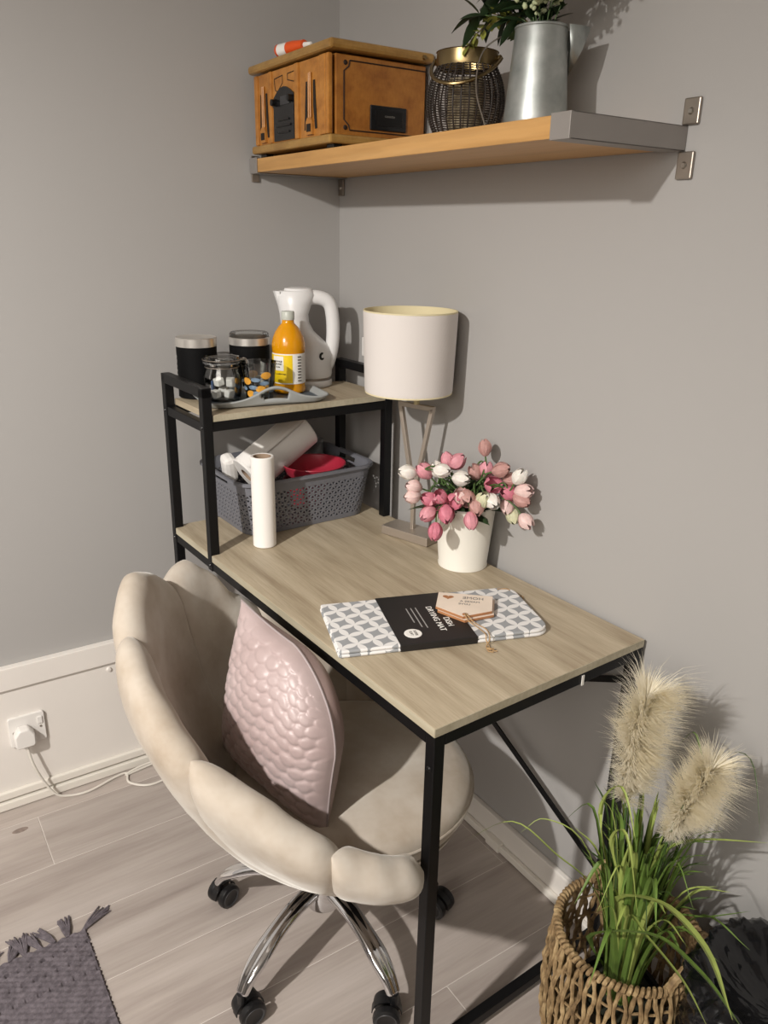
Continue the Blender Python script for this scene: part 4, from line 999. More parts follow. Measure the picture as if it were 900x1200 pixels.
# ------------------------------------------------------------------ drying mat and plaques
mu = V(.326, .945, 0).normalized(); mv = V(.945, -.326, 0)
MC = V(.893, -.313, ZD)
ML, MW, MT = .412, .196, .0135
mt = thing('drying_mat', 'folded grey and white patterned drying mat in a black card band', 'mat', MC)
Mm = Matrix((mu, mv, V(0, 0, -1))).transposed()
bm = bmesh.new()
def matpoly(w, h, r0, r1):
    o_ = []
    for cx, cy, a, r_ in ((w / 2 - r1, h / 2 - r1, 0, r1), (-w / 2 + r0, h / 2 - r0, 90, r0), (-w / 2 + r0, -h / 2 + r0, 180, r0), (w / 2 - r1, -h / 2 + r1, 270, r1)):
        for i in range(7): t_ = radians(a + 90 * i / 6); o_.append((cx + r_ * cos(t_), cy + r_ * sin(t_)))
    return o_
for j, (z0, z1, ins) in enumerate(((.0, .0062, .0), (.0070, MT, .0))):
    bm = bmesh.new(); prism(bm, matpoly(ML - .002 * j, MW - .002 * j, .006, .03), z0, z1, lambda x, y, z: MC + mu * x + mv * y + V(0, 0, z)); fixn(bm)
    me_o = obj('folded_layer', bm, 'mat_print', mt, smooth=False, bevel=.0025)
    me_o.data.name = 'folded_layer'
for o_ in [c for c in bpy.data.objects if c.parent == mt]: pass
bm = bmesh.new(); x0, x1 = -.092, .057
for zz in (MT + .0003,):
    prism(bm, [(x0, -MW / 2 - .001), (x1, -MW / 2 - .001), (x1, MW / 2 + .001), (x0, MW / 2 + .001)], -.0002, MT + .0012, lambda x, y, z: MC + mu * x + mv * y + V(0, 0, z)); fixn(bm)
band = obj('card_band', bm, 'band_black', mt, smooth=False, bevel=.0015)
zt2 = ZD + MT + .0016
def mtext(s, size, u, v, mat='label_white', al='CENTER', par=band):
    # reads along +mv (towards the viewer side), letters' up is -mu... (away to the left end of the mat is down)
    m = Matrix((mv, mu, V(0, 0, 1))).transposed()
    if m.determinant() < 0: m = Matrix((mv, mu, V(0, 0, 1))).transposed()
    m4 = Matrix((mv, mv.cross(V(0, 0, -1)) * 1.0, V(0, 0, 1))).transposed().to_4x4(); m4.translation = MC + mu * u + mv * v + V(0, 0, MT + .0014)
    return text('lettering', s, size, m4, mat, par)
mtext('DISH', .017, .022, .03); mtext('DRYING MAT', .017, .002, .012)
for k_, (u, w) in enumerate(((-.024, .085), (-.0335, .080), (-.043, .060))):
    bm = bmesh.new(); bx(bm, MC + mu * u + mv * (.003 - (.085 - w) / 2) + V(0, 0, MT + .0013), (.0022, w, .0003), Matrix((mu, mv, V(0, 0, 1))).transposed()); 
    o_ = obj('small_print', bm, 'pin_grey', band, smooth=False)
bm = bmesh.new(); lathe(bm, [(0, .0006), (.0165, .0006), (.0168, 0)], MC + mu * -.058 + mv * .062 + V(0, 0, MT + .0013), 32); st2 = obj('round_sticker', bm, 'label_white', band)
mtext('SUPER', .007, -.053, .062, 'print_grey', par=st2).location.z += .0007
mtext('SOFT', .007, -.0615, .062, 'print_grey', par=st2).location.z += .0007
# house shaped wooden plaques
def pent(s=1):
    return [(-.055 * s, -.040 * s), (.055 * s, -.040 * s), (.055 * s, .026 * s), (0, .060 * s), (-.055 * s, .026 * s)]
pa = radians(48); pu = V(cos(pa), sin(pa), 0); pv = V(sin(pa), -cos(pa), 0)
PQ = V(.900, -.240, ZD + MT + .0014)
for k_, (lb, dz, off) in enumerate((('wooden house-shaped plaque lying beneath the lettered one on the mat', 0.0, (.004, .003)), ('pale house-shaped wooden plaque with lettering, topmost on the mat', .0062, (0, 0)))):
    c = PQ + pu * off[0] + pv * off[1] + V(0, 0, dz); t_ = thing('wooden_plaque', lb, 'plaque', c, 'wooden plaques on the mat')
    fm = lambda x, y, z: c + pu * x + pv * y + V(0, 0, z)
    bm = bmesh.new(); prism(bm, pent(), 0.0003, .0052, fm); fixn(bm); o_ = obj('plaque_board', bm, 'plaque_edge', t_, smooth=False)
    bm = bmesh.new(); prism(bm, pent(.995), .0052, .0056, fm); fixn(bm); obj('plaque_face', bm, 'plaque_wood', t_, smooth=False)
    if k_ == 1:
        hp_ = []
        for i in range(24):
            a = 2 * pi * i / 24; hx = .016 * sin(a) ** 3; hy = (13 * cos(a) - 5 * cos(2 * a) - 2 * cos(3 * a) - cos(4 * a)) / 17 * .010
            hp_.append((-.034 + hx * .7, -.020 - hy))
        bm = bmesh.new(); prism(bm, hp_, .0056, .0060, fm); fixn(bm); obj('heart_cutout', bm, 'plaque_edge', t_, smooth=False)
        bm = bmesh.new(); lathe(bm, [(0, .0005), (.0055, .0004), (.006, 0)], fm(0.004, .050, .0056), 16); obj('string_hole', bm, 'plaque_edge', t_)
        for s, y, sz_, x in (('HOME', -.022, .015, .016), ('MAKES A', -.006, .010, .010), ('LOVE', .006, .010, .0)):
            m4 = Matrix((-pu, -pv, V(0, 0, 1))).transposed().to_4x4(); m4.translation = fm(x, y, .0057)
            text('lettering', s, sz_, m4, 'print_grey', t_, ext=.0002)
p_ = lambda x, y, z: PQ + pu * x + pv * y + V(0, 0, z)
bm = bmesh.new(); tube(bm, catmull([p_(.004, .050, .0135), p_(.004, .058, .0145), p_(.012, .066, .006), p_(.03, .082, .0022), p_(.045, .105, .0022), p_(.047, .112, -.006), p_(.052, .118, -.0125), p_(.058, .135, -.0128), p_(.068, .138, -.0128)], 6), .0011, 6)
tube(bm, catmull([p_(.005, .050, .0135), p_(.010, .060, .0140), p_(.022, .068, .005), p_(.044, .084, .0025), p_(.052, .106, .0022), p_(.053, .113, -.006), p_(.048, .124, -.0125), p_(.052, .14, -.0128), p_(.062, .143, -.0125)], 6), .0011, 6)
tube(bm, [p_(.050, .133, -.0115), p_(.056, .138, -.010), p_(.061, .134, -.0115)], .0024, 6)
tag(obj('twine_loop', bm, 'twine', org=p_(0, .1, 0)), 'knotted jute twine trailing from the plaque onto the desk', 'string')
bm = bmesh.new(); tube(bm, catmull([MC + mu * .17 + mv * -.088 + V(0, 0, MT + .0012), MC + mu * .192 + mv * -.080 + V(0, 0, MT + .002), MC + mu * .2 + mv * -.074 + V(0, 0, .004), MC + mu * .22 + mv * -.068 + V(0, 0, .0016), MC + mu * .212 + mv * -.05 + V(0, 0, .0016)], 5), .0011, 6)
obj('hanging_loop', bm, 'twine', mt)

# ------------------------------------------------------------------ swivel chair
C0 = V(.811, -.514, 0); C2 = V(.866, -.474, 0)
ch = thing('swivel_chair', 'beige velvet petal-back swivel chair on chrome legs, tucked at desk', 'chair', C0)
BD = radians(-130)
# seat
bm = bmesh.new(); lathe(bm, [(0, .395), (.20, .395), (.222, .402), (.236, .425), (.238, .448), (.228, .466), (.20, .478), (.12, .486), (0, .488)], C2, 64); obj('seat', bm, 'velvet_beige', ch)
bm = bmesh.new(); tube(bm, [C2 + V(.2378 * cos(2 * pi * i / 72), .2378 * sin(2 * pi * i / 72), .442) for i in range(73)], .0028, 6, cap=False); obj('seat_piping', bm, 'velvet_beige', ch)
# petals
PA = [(5, 18.5), (39.5, 19), (76, 19.5), (106, 13), (-28, 18.5), (-61, 18.5), (-93, 18.5)]
ENV = [(-125, .46), (-112, .50), (-93, .59), (-77, .635), (-61, .665), (-44, .69), (-36, .715), (-28, .785), (-21, .822), (-12, .822), (5, .868), (21, .825), (38, .775), (54, .715), (71, .655), (88, .600), (103, .548), (112, .525), (120, .50), (130, .49)]
def henv(a):
    for (a0, h0), (a1, h1) in zip(ENV, ENV[1:]):
        if a <= a1:
            t_ = max(0, (a - a0) / (a1 - a0)); t_ = t_ * t_ * (3 - 2 * t_) * .5 + t_ * .5; return h0 + (h1 - h0) * t_
    return ENV[-1][1]
RCZ = [(.36, .17), (.40, .225), (.45, .268), (.50, .302), (.55, .330), (.60, .352), (.70, .382), (.80, .402), (.92, .420)]
def rcz(z):
    for (a0, h0), (a1, h1) in zip(RCZ, RCZ[1:]):
        if z <= a1: return h0 + (h1 - h0) * max(0, (z - a0) / (a1 - a0))
    return RCZ[-1][1]
def SP(adeg, z):
    flare = .035 * max(0, min(1, (abs(adeg - 5) - 70) / 30)) * max(0, min(1, (z - .40) / .1))
    a = BD + radians(adeg); rr = rcz(z) + flare; return C2 + V(rr * cos(a), rr * sin(a), z)
def petal(ang, half=17.6):
    bm = bmesh.new(); NU, NV = 26, 22; T = .036
    def S(u, v):
        ad = ang + half * u; h = henv(ad) - (.034 * abs(u) ** 4) * (henv(ang) - .42) / .4; z = .372 + (h - .372) * v
        return SP(ad, z)
    def N(u, v):
        e = .01; a = S(u + e, v) - S(u - e, v); b = S(u, min(1, v + e)) - S(u, max(0, v - e)); return a.cross(b).normalized()
    grids = []
    for sgn in (1, -1):
        g = []
        for j in range(NV + 1):
            v = sin(pi / 2 * j / NV); row = []
            for i in range(NU + 1):
                u = sin(pi / 2 * (2 * i / NU - 1)); w = (1 - abs(u) ** 8) ** .5 if abs(u) < .9999 else 0; e_ = (1 - v ** 9) ** .5 if v < .9999 else 0
                th = T * w * e_ * (.70 + .55 * v ** 2)
                row.append(S(u, v) + N(u, v) * th * sgn)
            g.append(row)
        grids.append(g)
    vs = [[[bm.verts.new(p) for p in row] for row in g] for g in grids]
    for gi, g in enumerate(vs):
        for j in range(NV):
            for i in range(NU):
                f_ = (g[j][i], g[j][i + 1], g[j + 1][i + 1], g[j + 1][i]); bm.faces.new(f_ if gi == 0 else f_[::-1])
    for i in range(NU): bm.faces.new((vs[0][0][i], vs[1][0][i], vs[1][0][i + 1], vs[0][0][i + 1]))
    bmesh.ops.remove_doubles(bm, verts=bm.verts, dist=.0004); fixn(bm)
    for v in bm.verts:
        v.co += v.normal * (noise.noise(v.co * 9) * .004 + noise.noise(v.co * 26) * .0012)
    obj('back_petal', bm, 'velvet_beige', ch, auto=False)
for a in PA: petal(*a)
bm = bmesh.new(); g = []
for i in range(91):
    ad = -109 + 225 * i / 90; row = []; htop = henv(ad) - .095
    for j in range(17):
        f_ = j / 16; z = .362 + (htop - .362) * f_; p = SP(ad, z); a = BD + radians(ad); dn_ = V(cos(a), sin(a), -.45).normalized()
        row.append(bm.verts.new(p + dn_ * (.030 - .026 * f_ ** 4)))
    g.append(row)
for A_, B2 in zip(g, g[1:]):
    for j in range(16): bm.faces.new((A_[j], B2[j], B2[j + 1], A_[j + 1]))
fixn(bm); obj('outer_shell', bm, 'velvet_beige', ch, solid=.006, auto=False)
bm = bmesh.new(); lathe(bm, [(0, .358), (.16, .360), (.215, .380), (.225, .40), (.2, .402), (0, .398)], C2, 48); fixn(bm); obj('seat_shell', bm, 'velvet_beige', ch)
bm = bmesh.new(); bx(bm, C2 + V(-.03, -.02, .345), (.20, .20, .022), Matrix.Rotation(radians(50), 3, 'Z')); obj('tilt_plate', bm, 'black_metal', ch, smooth=False, bevel=.003)
bm = bmesh.new(); lathe(bm, [(0, .14), (.028, .14), (.028, .24), (.024, .25), (.019, .25), (.019, .335), (0, .336)], C0, 30); fixn(bm); obj('gas_column', bm, 'black_plastic', ch)
bm = bmesh.new(); lathe(bm, [(0, .095), (.040, .097), (.043, .105), (.043, .165), (.034, .180), (0, .18)], C0, 40); fixn(bm); obj('hub', bm, 'chrome', ch)
for k_, a in enumerate((-139.3, -67.9, 2.9, 72.3, 148)):
    a = radians(a); d = V(cos(a), sin(a), 0); n_ = V(-sin(a), cos(a), 0)
    pts = catmull([C0 + d * .035 + V(0, 0, .150), C0 + d * .11 + V(0, 0, .150), C0 + d * .18 + V(0, 0, .130), C0 + d * .232 + V(0, 0, .100), C0 + d * .256 + V(0, 0, .070)], 6)
    bm = bmesh.new(); rings = []; m_ = len(pts)
    for i, p in enumerate(pts):
        f_ = i / (m_ - 1); t_ = (pts[min(i + 1, m_ - 1)] - pts[max(i - 1, 0)]).normalized(); up = n_.cross(t_).normalized(); up = up if up.z > 0 else -up
        w = .021 - .006 * f_ + (.004 * math.exp(-((f_ - .6) / .15) ** 2)); h_ = .014 - .003 * f_
        sec = [(-1, -.7), (-1.02, .1), (-.72, .62), (-.3, .72), (0, .52), (.3, .72), (.72, .62), (1.02, .1), (1, -.7), (0, -.9)]
        rings.append([bm.verts.new(p + n_ * w * sx_ + up * h_ * sy_) for sx_, sy_ in sec])
    for A_, B2 in zip(rings, rings[1:]):
        for i in range(len(sec)): bm.faces.new((A_[i], A_[(i + 1) % len(sec)], B2[(i + 1) % len(sec)], B2[i]))
    bm.faces.new(rings[0]); bm.faces.new(rings[-1]); fixn(bm); leg = obj('leg', bm, 'chrome', ch, sub=1)
    # caster, swivelled
    sw_ = a + (1.2, -.35, .9, 2.2, .5)[k_]; e = V(cos(sw_), sin(sw_), 0); ax_ = V(-sin(sw_), cos(sw_), 0); pc = C0 + d * .256
    wc = pc - e * .014 + V(0, 0, .0275)
    bm = bmesh.new(); tube(bm, [pc + V(0, 0, .048), pc + V(0, 0, .074)], .0085, 12); cs = obj('caster', bm, 'caster_black', ch)
    Mw = Matrix((e, V(0, 0, 1), ax_)).transposed()
    if Mw.determinant() < 0: Mw = Matrix((e, V(0, 0, 1), ax_)).transposed()
    for s in (-1, 1):
        bm = bmesh.new(); z_ = s
        lathe(bm, [(0, .008 * s), (.022, .008 * s), (.0265, .011 * s), (.0275, .017 * s), (.0265, .024 * s), (.021, .027 * s), (.018, .0255 * s), (0, .0255 * s)], wc, 32, Mw); fixn(bm); obj('wheel', bm, 'caster_black', cs)
        bm = bmesh.new(); lathe(bm, [(.0175, .0262 * s), (.0205, .0278 * s), (.0212, .0268 * s)], wc, 32, Mw, close=True); fixn(bm); obj('wheel_ring', bm, 'rubber_grey', cs)
    bm = bmesh.new(); lathe(bm, [(.030, -.0075), (.030, .0075), (.028, .0075), (.028, -.0075)], wc, 20, Mw, close=True, a0=0, a1=pi); fixn(bm); obj('hood', bm, 'caster_black', cs)

# ------------------------------------------------------------------ pillow on the chair
pc = V(.862, -.625, .630)
pb = V(.95, .20, -.10).normalized(); pe = V(.02, .12, .98); pe = (pe - pb * pe.dot(pb)).normalized(); pn = pb.cross(pe).normalized()
if pn.y > 0: pn = -pn
pw = thing('scatter_cushion', 'dusty pink quilted satin cushion propped on the beige chair', 'cushion', pc - V(0, 0, .17))
HWp, HHp, TT = .158, .164, .066
def pil_pt(u, v, sgn, q_=True):
    k1 = (1 - abs(u) ** 2.4); k2 = (1 - abs(v) ** 2.4); th = TT * (max(0, k1) * max(0, k2)) ** .55
    pinch = 1 - .09 * (1 - abs(v) ** 2) * abs(u) ** 3; pinch2 = 1 - .09 * (1 - abs(u) ** 2) * abs(v) ** 3
    p = pc + pb * (u * HWp * pinch - .062 * max(0, u) ** 1.6 * max(0, v) ** 1.3) + pe * (v * HHp * pinch2 - .072 * max(0, u) ** 1.3 * max(0, v) ** 1.6) + pn * th * sgn
    return p
def quilt(u, v):
    # raised oval cells in loose staggered rows, each with a stitched trough round it
    x, y = u * 5.2 + .35 * noise.noise(Vector((u * 2, v * 2, 5))), v * 7.0 + .5 * noise.noise(Vector((u * 2.2, v * 2.2, 9)))
    best = 9
    for r_ in (math.floor(y) - 1, math.floor(y), math.floor(y) + 1):
        o_ = .5 * (r_ % 2)
        for c_ in (math.floor(x - o_) - 1, math.floor(x - o_), math.floor(x - o_) + 1):
            jx, jy = noise.noise(Vector((c_ * 3.7, r_ * 5.1, 1))) * .3, noise.noise(Vector((c_ * 2.9, r_ * 4.3, 7))) * .25
            d_ = sqrt(((x - c_ - o_ - .5 + jx) / .56) ** 2 + ((y - r_ - .5 + jy) / .55) ** 2); best = min(best, d_)
    return max(0, 1 - best ** 5) if best < 1 else 0
for sgn, mat, nm in ((1, 'satin_pink', 'quilted_front'), (-1, 'satin_back', 'plain_back')):
    bm = bmesh.new(); NN = 110 if sgn > 0 else 36; g = []
    for j in range(NN + 1):
        row = []
        for i in range(NN + 1):
            u, v = 2 * i / NN - 1, 2 * j / NN - 1; p = pil_pt(u, v, sgn)
            if sgn > 0:
                ed = min(1, (1 - max(abs(u), abs(v))) * 7); p = p + pn * (quilt(u, v) - .5) * .0045 * ed
            p = p + pn * sgn * .004 * noise.noise(p * 14) * min(1, (1 - max(abs(u), abs(v))) * 5)
            row.append(bm.verts.new(p))
        g.append(row)
    for j in range(NN):
        for i in range(NN): bm.faces.new((g[j][i], g[j][i + 1], g[j + 1][i + 1], g[j + 1][i]))
    fixn(bm); obj(nm, bm, mat, pw, auto=False)
edge = [pil_pt(u, v, 0) for u, v in [(-1 + 2 * i / 24, -1) for i in range(24)] + [(1, -1 + 2 * i / 24) for i in range(24)] + [(1 - 2 * i / 24, 1) for i in range(24)] + [(-1, 1 - 2 * i / 24) for i in range(25)]]
bm = bmesh.new(); tube(bm, edge, .0022, 6, cap=False); obj('piping', bm, 'piping_grey', pw)

# ------------------------------------------------------------------ woven basket, pampas plant, bin
BC = V(1.332, -.178, 0); BR = .128; BHt = .290
wb = thing('woven_basket', 'round seagrass basket with open weave holding the pampas plant', 'basket', BC)
def wr(z): return .118 + .016 * sin(pi * min(1, z / BHt * .95)) + .004
NSr = 64
for i in range(NSr):
    a0 = 2 * pi * i / NSr; bm = bmesh.new(); pts = []
    n_ = 15; ph = R.uniform(0, 6)
    for k_ in range(n_):
        z = .004 + (BHt - .010) * k_ / (n_ - 1); wob = .26 * (2 * pi / NSr) * sin(k_ * 1.45 + (pi if i % 2 else 0)) + R.uniform(-.007, .007)
        rr = wr(z) + R.uniform(-.0015, .002) + (.0016 if i % 2 else -.0016)
        pts.append(BC + V(rr * cos(a0 + wob), rr * sin(a0 + wob), z))
    tube(bm, catmull(pts, 2), [.0041 + .0011 * sin(k2 * 2.1 + ph) + R.uniform(-.0003, .0004) for k2 in range((n_ - 1) * 2 + 1)], 7); obj('seagrass_strand', bm, 'seagrass', wb)
for z in (.012, .07, .13, .19, .245):
    bm = bmesh.new(); m_ = 150; tube(bm, [BC + V((wr(z) - .003) * cos(2 * pi * i / m_), (wr(z) - .003) * sin(2 * pi * i / m_), z + .002 * sin(i * .9)) for i in range(m_ + 1)], .0024, 6, cap=False); obj('weave_hoop', bm, 'seagrass', wb)
# wrapped rim
bm = bmesh.new(); m_ = 90; rp = []
for i in range(m_ * 6 + 1):
    a = 2 * pi * i / (m_ * 6); b = 2 * pi * i / 6 * .9
    rp.append(BC + V((wr(BHt) + .0055 * cos(b)) * cos(a), (wr(BHt) + .0055 * cos(b)) * sin(a), BHt + .0055 * sin(b)))
tube(bm, rp, .0040, 6, cap=False); obj('braided_rim', bm, 'seagrass', wb)
for hc in (radians(130), radians(-10 + 25)):
    pts = []
    for i in range(17):
        t_ = i / 16; a = hc + radians(34) * (t_ * 2 - 1); z = BHt + .046 * sin(pi * t_) ** .6; pts.append(BC + V(wr(BHt) * cos(a), wr(BHt) * sin(a), z))
    bm = bmesh.new(); pts = catmull(pts, 3); tube(bm, pts, [.0075 + .0012 * (k2 % 2) for k2 in range(len(pts))], 8); obj('handle', bm, 'seagrass', wb)
bm = bmesh.new(); lathe(bm, [(0, .003), (.113, .003), (.116, .010), (0, .010)], BC, 32); fixn(bm); obj('basket_floor', bm, 'seagrass', wb)

pp = thing('pampas_plant', 'artificial pampas grass with two cream plumes and long green blades', 'plant', BC + V(0, 0, .011))
bm = bmesh.new(); lathe(bm, [(0, 0), (.06, 0), (.075, .13), (.078, .135), (.070, .135), (.066, .125), (0, .130)], BC + V(0, 0, .0115), 32); fixn(bm); obj('plastic_pot', bm, 'black_plastic', pp)
bm = bmesh.new(); lathe(bm, [(0, .012), (.04, .009), (.066, 0)], BC + V(0, 0, .139), 30); obj('moss', bm, 'potting_moss', pp)
def blade(pts, w, mat, name='leaf'):
    P_ = catmull(pts, 5); m_ = len(P_); bm = bmesh.new(); rows = []
    for i, p in enumerate(P_):
        f_ = i / (m_ - 1); t_ = (P_[min(i + 1, m_ - 1)] - P_[max(i - 1, 0)]).normalized(); s = t_.cross(V(0, 0, 1)); s = s.normalized() if s.length > 1e-3 else V(1, 0, 0)
        up = s.cross(t_); ww = w * (min(1, .5 + f_ * 3) * (1 - f_ ** 3) + .03)
        for_row = []
        for sg, lift in ((-1, .25), (0, 0), (1, .25)):
            q_ = p + s * ww * .5 * sg + up * ww * lift; q_.y = min(q_.y, -.004); for_row.append(bm.verts.new(q_))
        rows.append(for_row)
    for a, b in zip(rows, rows[1:]):
        for j in (0, 1): bm.faces.new((a[j], a[j + 1], b[j + 1], b[j]))
    obj(name, bm, mat, pp)
mats = ['blade_green', 'blade_green', 'blade_dark', 'blade_light']
RB2 = random.Random(5)
for i in range(150):
    a = RB2.uniform(0, 2 * pi); r0 = RB2.uniform(0, .038); lean = RB2.choice([.10, .16, .22, .30]) * RB2.uniform(.5, 1.2); h = RB2.uniform(.26, .47); 
    d = V(cos(a), sin(a), 0)
    if d.y > 0: lean *= .45
    if d.x < 0: lean *= .55
    if d.y < -.2: lean *= .55
    b0 = BC + V(r0 * cos(a), r0 * sin(a), .14); droop = RB2.uniform(0, .10) * (lean > .12)
    p3 = b0 + d * lean + V(0, 0, h - droop * 1.2)
    blade([b0, b0 + d * lean * .18 + V(0, 0, h * .45), b0 + d * lean * .55 + V(0, 0, h * .88), p3], RB2.choice([.005, .008, .012]) * RB2.uniform(.8, 1.15), RB2.choice(mats))
# the few long arching blades the photograph shows one by one
BZ = BC + V(0, 0, .15)
for pts, w, m_ in (
    ([BZ, (1.326, -0.22, 0.364), (1.472, -0.33, 0.56), (1.604, -0.43, 0.661), (1.695, -0.52, 0.703)], 0.015, 'blade_light'),
    ([BZ, (1.298, -0.24, 0.274), (1.474, -0.34, 0.507), (1.61, -0.44, 0.633), (1.706, -0.52, 0.703)], 0.012, 'blade_green'),
    ([BZ, (1.368, -0.24, 0.387), (1.462, -0.32, 0.476), (1.581, -0.42, 0.576), (1.663, -0.5, 0.641)], 0.006, 'blade_light'),
    ([BZ, (1.288, -0.22, 0.354), (1.232, -0.28, 0.435), (1.161, -0.32, 0.471), (1.072, -0.35, 0.375)], 0.005, 'blade_light'),
    ([BZ, (1.242, -0.2, 0.404), (1.169, -0.24, 0.445), (1.146, -0.28, 0.417)], 0.004, 'blade_light'),
    ([BZ, (1.334, -0.17, 0.346), (1.367, -0.16, 0.482), (1.411, -0.14, 0.533), (1.507, -0.12, 0.593)], 0.013, 'blade_light'),
    ([BZ, (1.386, -0.18, 0.36), (1.482, -0.2, 0.467), (1.542, -0.2, 0.533)], 0.008, 'blade_green'),
    ([BZ, (1.34, -.22, .38), (1.33, -.26, .52), (1.37, -.28, .58), (1.42, -.29, .46)], .009, 'blade_light'),
    ([BZ, (1.30, -.20, .36), (1.27, -.22, .52), (1.32, -.24, .62), (1.38, -.26, .55)], .009, 'blade_light'),
    ([BZ, (1.33, -.20, .34), (1.30, -.22, .48), (1.29, -.22, .60)], .014, 'blade_green'),
    ([BZ, (1.35, -.20, .34), (1.38, -.21, .48), (1.42, -.21, .58)], .014, 'blade_green'),
    ([BZ, (1.34, -.22, .34), (1.345, -.24, .46), (1.36, -.25, .55)], .013, 'blade_light'),
    ([BZ, (1.37, -.16, .40), (1.40, -.14, .60), (1.36, -.12, .70), (1.33, -.12, .66)], .006, 'blade_green'),
    ([BZ, (1.37, -.14, .44), (1.40, -.12, .66), (1.46, -.13, .72), (1.52, -.17, .63)], .004, 'blade_dark')):
    blade([Vector(p) for p in pts], w, m_)
def plume(P_, rmax, nt, seed, side):
    rr = random.Random(seed); P_ = catmull(P_, 8); m_ = len(P_); bm = bmesh.new()
    for i in range(nt):
        f_ = rr.random() ** .8; idx = min(m_ - 2, int(f_ * (m_ - 1))); p0 = P_[idx]; t_ = (P_[idx + 1] - P_[idx]).normalized()
        o1 = t_.orthogonal().normalized(); phi = rr.uniform(0, 2 * pi); env = .50 + .75 * sin(pi * min(1, .10 + f_ * .62)); tl_ = rmax * env * rr.uniform(.65, 1.2)
        up_ = rr.uniform(.55, 1.15) + .5 * f_ ** 3
        for k_ in range(26):
            o = Matrix.Rotation(phi + rr.gauss(0, .28), 3, t_) @ o1; ln_ = tl_ * rr.uniform(.55, 1.08); u2 = up_ + rr.gauss(0, .12)
            p = p0 + t_ * rr.uniform(-.006, .006)
            pts = [p, p + (t_ * u2 + o * .55) * ln_ * .42, p + (t_ * u2 * .95 + o * .9 + side * .20) * ln_ * .78, p + (t_ * u2 * .85 + o * 1.15 + side * .42 + V(0, 0, -.10)) * ln_ * 1.05]
            s = t_.cross(o).normalized() * .0005
            for q_ in pts: q_.y = min(q_.y, -.006)
            v = [bm.verts.new(x) for x in (pts[0] - s, pts[0] + s, pts[1] + s, pts[1] - s, pts[2] + s * .8, pts[2] - s * .8, pts[3])]
            bm.faces.new((v[0], v[1], v[2], v[3])); bm.faces.new((v[3], v[2], v[4], v[5])); bm.faces.new((v[5], v[4], v[6]))
    o = obj('plume', bm, 'plume_cream', pp, smooth=False, auto=False); o['kind'] = 'stuff'
plume([(1.306, -.200, .555), (1.302, -.196, .62), (1.300, -.192, .69), (1.306, -.188, .755)], .046, 220, 1, V(.35, .40, 0))
plume([(1.395, -.205, .555), (1.405, -.197, .60), (1.416, -.19, .645), (1.428, -.184, .690)], .040, 180, 2, V(.2, .3, 0))
for a in (((1.325, -.18, .15), (1.315, -.195, .35), (1.306, -.20, .555), (1.300, -.195, .66)), ((1.35, -.18, .15), (1.375, -.20, .35), (1.395, -.205, .555), (1.41, -.195, .64))):
    bm = bmesh.new(); tube(bm, catmull([Vector(p) for p in a], 5), .0025, 6); obj('stem', bm, 'stem_green', pp)

bn = thing('waste_bin', 'bin lined with a crumpled black plastic bag beside the basket', 'bin', (1.605, -.165, 0))
bm = bmesh.new(); lathe(bm, [(0, .002), (.095, 0), (.10, .004), (.118, .36), (.120, .362), (.115, .36), (.097, .01), (0, .008)], (1.605, -.165, 0), 40); fixn(bm); obj('bin_body', bm, 'bin_dark', bn)
bm = bmesh.new(); NU, NV = 120, 60; g = []
for j in range(NV + 1):
    row = []; f_ = j / NV
    for i in range(NU):
        a = 2 * pi * i / NU
        if f_ < .5: r_ = .135 + .012 * sin(f_ * 9); z = .06 + f_ * 2 * .32
        elif f_ < .7: t_ = (f_ - .5) / .2; r_ = .139 - .03 * t_ * t_; z = .38 + .040 * sin(t_ * pi * .5)
        else: t_ = (f_ - .7) / .3; r_ = .109 * (1 - t_ * .98); z = .42 - .06 * sin(t_ * pi / 2)
        p = V(r_ * cos(a), r_ * sin(a), z); q_ = V(cos(a) * 3, sin(a) * 3, z * 18)
        nn = noise.noise(q_ * 1.4) * .010 + abs(noise.noise(q_ * 2.7 + V(4, 2, 1))) * .022 + abs(noise.noise(q_ * 5)) * .003
        p += V(cos(a), sin(a), .4).normalized() * nn
        p += V(1.605, -.165, 0); p.y = min(p.y, -.006); p.x = max(p.x, 1.4755)
        row.append(bm.verts.new(p))
    g.append(row)
for j in range(NV):
    for i in range(NU): bm.faces.new((g[j][i], g[j][(i + 1) % NU], g[j + 1][(i + 1) % NU], g[j + 1][i]))
fixn(bm); obj('bin_liner', bm, 'bin_bag', bn, auto=False)

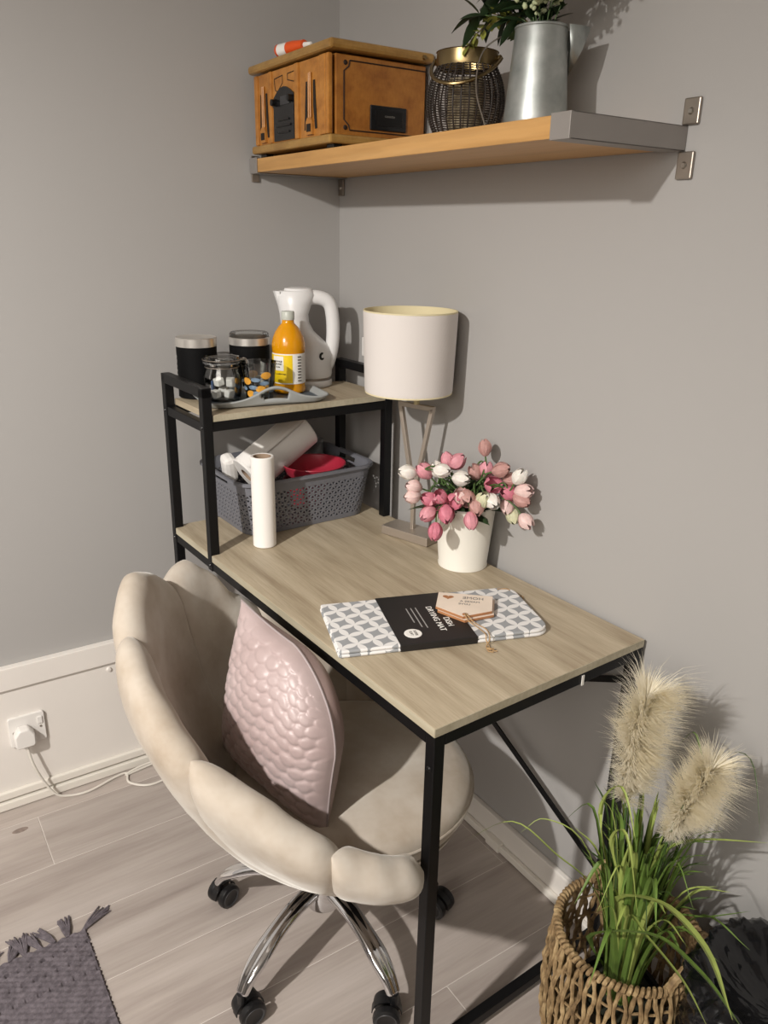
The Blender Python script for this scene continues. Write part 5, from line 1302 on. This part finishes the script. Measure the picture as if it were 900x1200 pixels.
# ------------------------------------------------------------------ rug
rg0, rg1 = V(.523, -.954, 0), V(.523, -2.0, 0)
rt = thing('woven_rug', 'dark grey woven cotton rug with a fringed edge', 'rug', (.9, -1.5, 0))
bm = bmesh.new(); nx, ny = 300, 230; X0r, X1r, Y1r, Y0r = .523, 1.35, -.955, -1.62; g = []
for i in range(nx + 1):
    row = []
    for j in range(ny + 1):
        x = X0r + (X1r - X0r) * i / nx; y = Y1r + (Y0r - Y1r) * j / ny - .01 * (i / nx) * 0
        big = sin(i * pi / 4) > .3 and sin(j * pi / 3) > .2 and i < 30
        z = .0065 + .0022 * sin(2 * pi * (i / 5.0 + .5 * ((j // 4) % 2))) * abs(sin(pi * (j + .5) / 4)) + .0008 * noise.noise(Vector((i * .3, j * .3, 0))) - (.004 if (i in (13, 14, 15, 27, 28, 29, 41, 42, 43) and j % 8 < 3) else 0)
        if i in (0, nx) or j in (0, ny): z = .001
        row.append(bm.verts.new((x + .0018 * sin(j * .9) * (i == 0), y + .002 * sin(i * 1.7) * (j == 0), z)))
    g.append(row)
for i in range(nx):
    for j in range(ny): bm.faces.new((g[i][j], g[i][j + 1], g[i + 1][j + 1], g[i + 1][j]))
fixn(bm); obj('rug_weave', bm, 'rug_grey', rt)
RT = random.Random(3)
for k_ in range(19):
    y = -.960 - k_ * .030 - RT.uniform(0, .006); bm = bmesh.new(); ang = RT.uniform(-.5, .9); Lr = RT.uniform(.05, .065)
    if k_ == 0: ang = 1.0; Lr = .07
    for s in range(13):
        o1 = RT.uniform(-.004, .004); sp_ = RT.uniform(-.22, .22); e = V(-cos(ang + sp_), sin(ang + sp_), 0)
        p0 = V(.526, y + o1 * .6, .005); tube(bm, [p0, p0 + e * Lr * .35 + V(0, o1, .003), p0 + e * Lr * .7 + V(0, o1 * 1.4, .001), p0 + e * Lr * RT.uniform(.85, 1.05) + V(0, o1 * 2.2, -.002)], [.0026, .0028, .0024, .0015], 5)
    bmesh.ops.scale(bm, vec=(1, 1, 1), verts=bm.verts)
    obj('tassel', bm, 'rug_grey', rt)
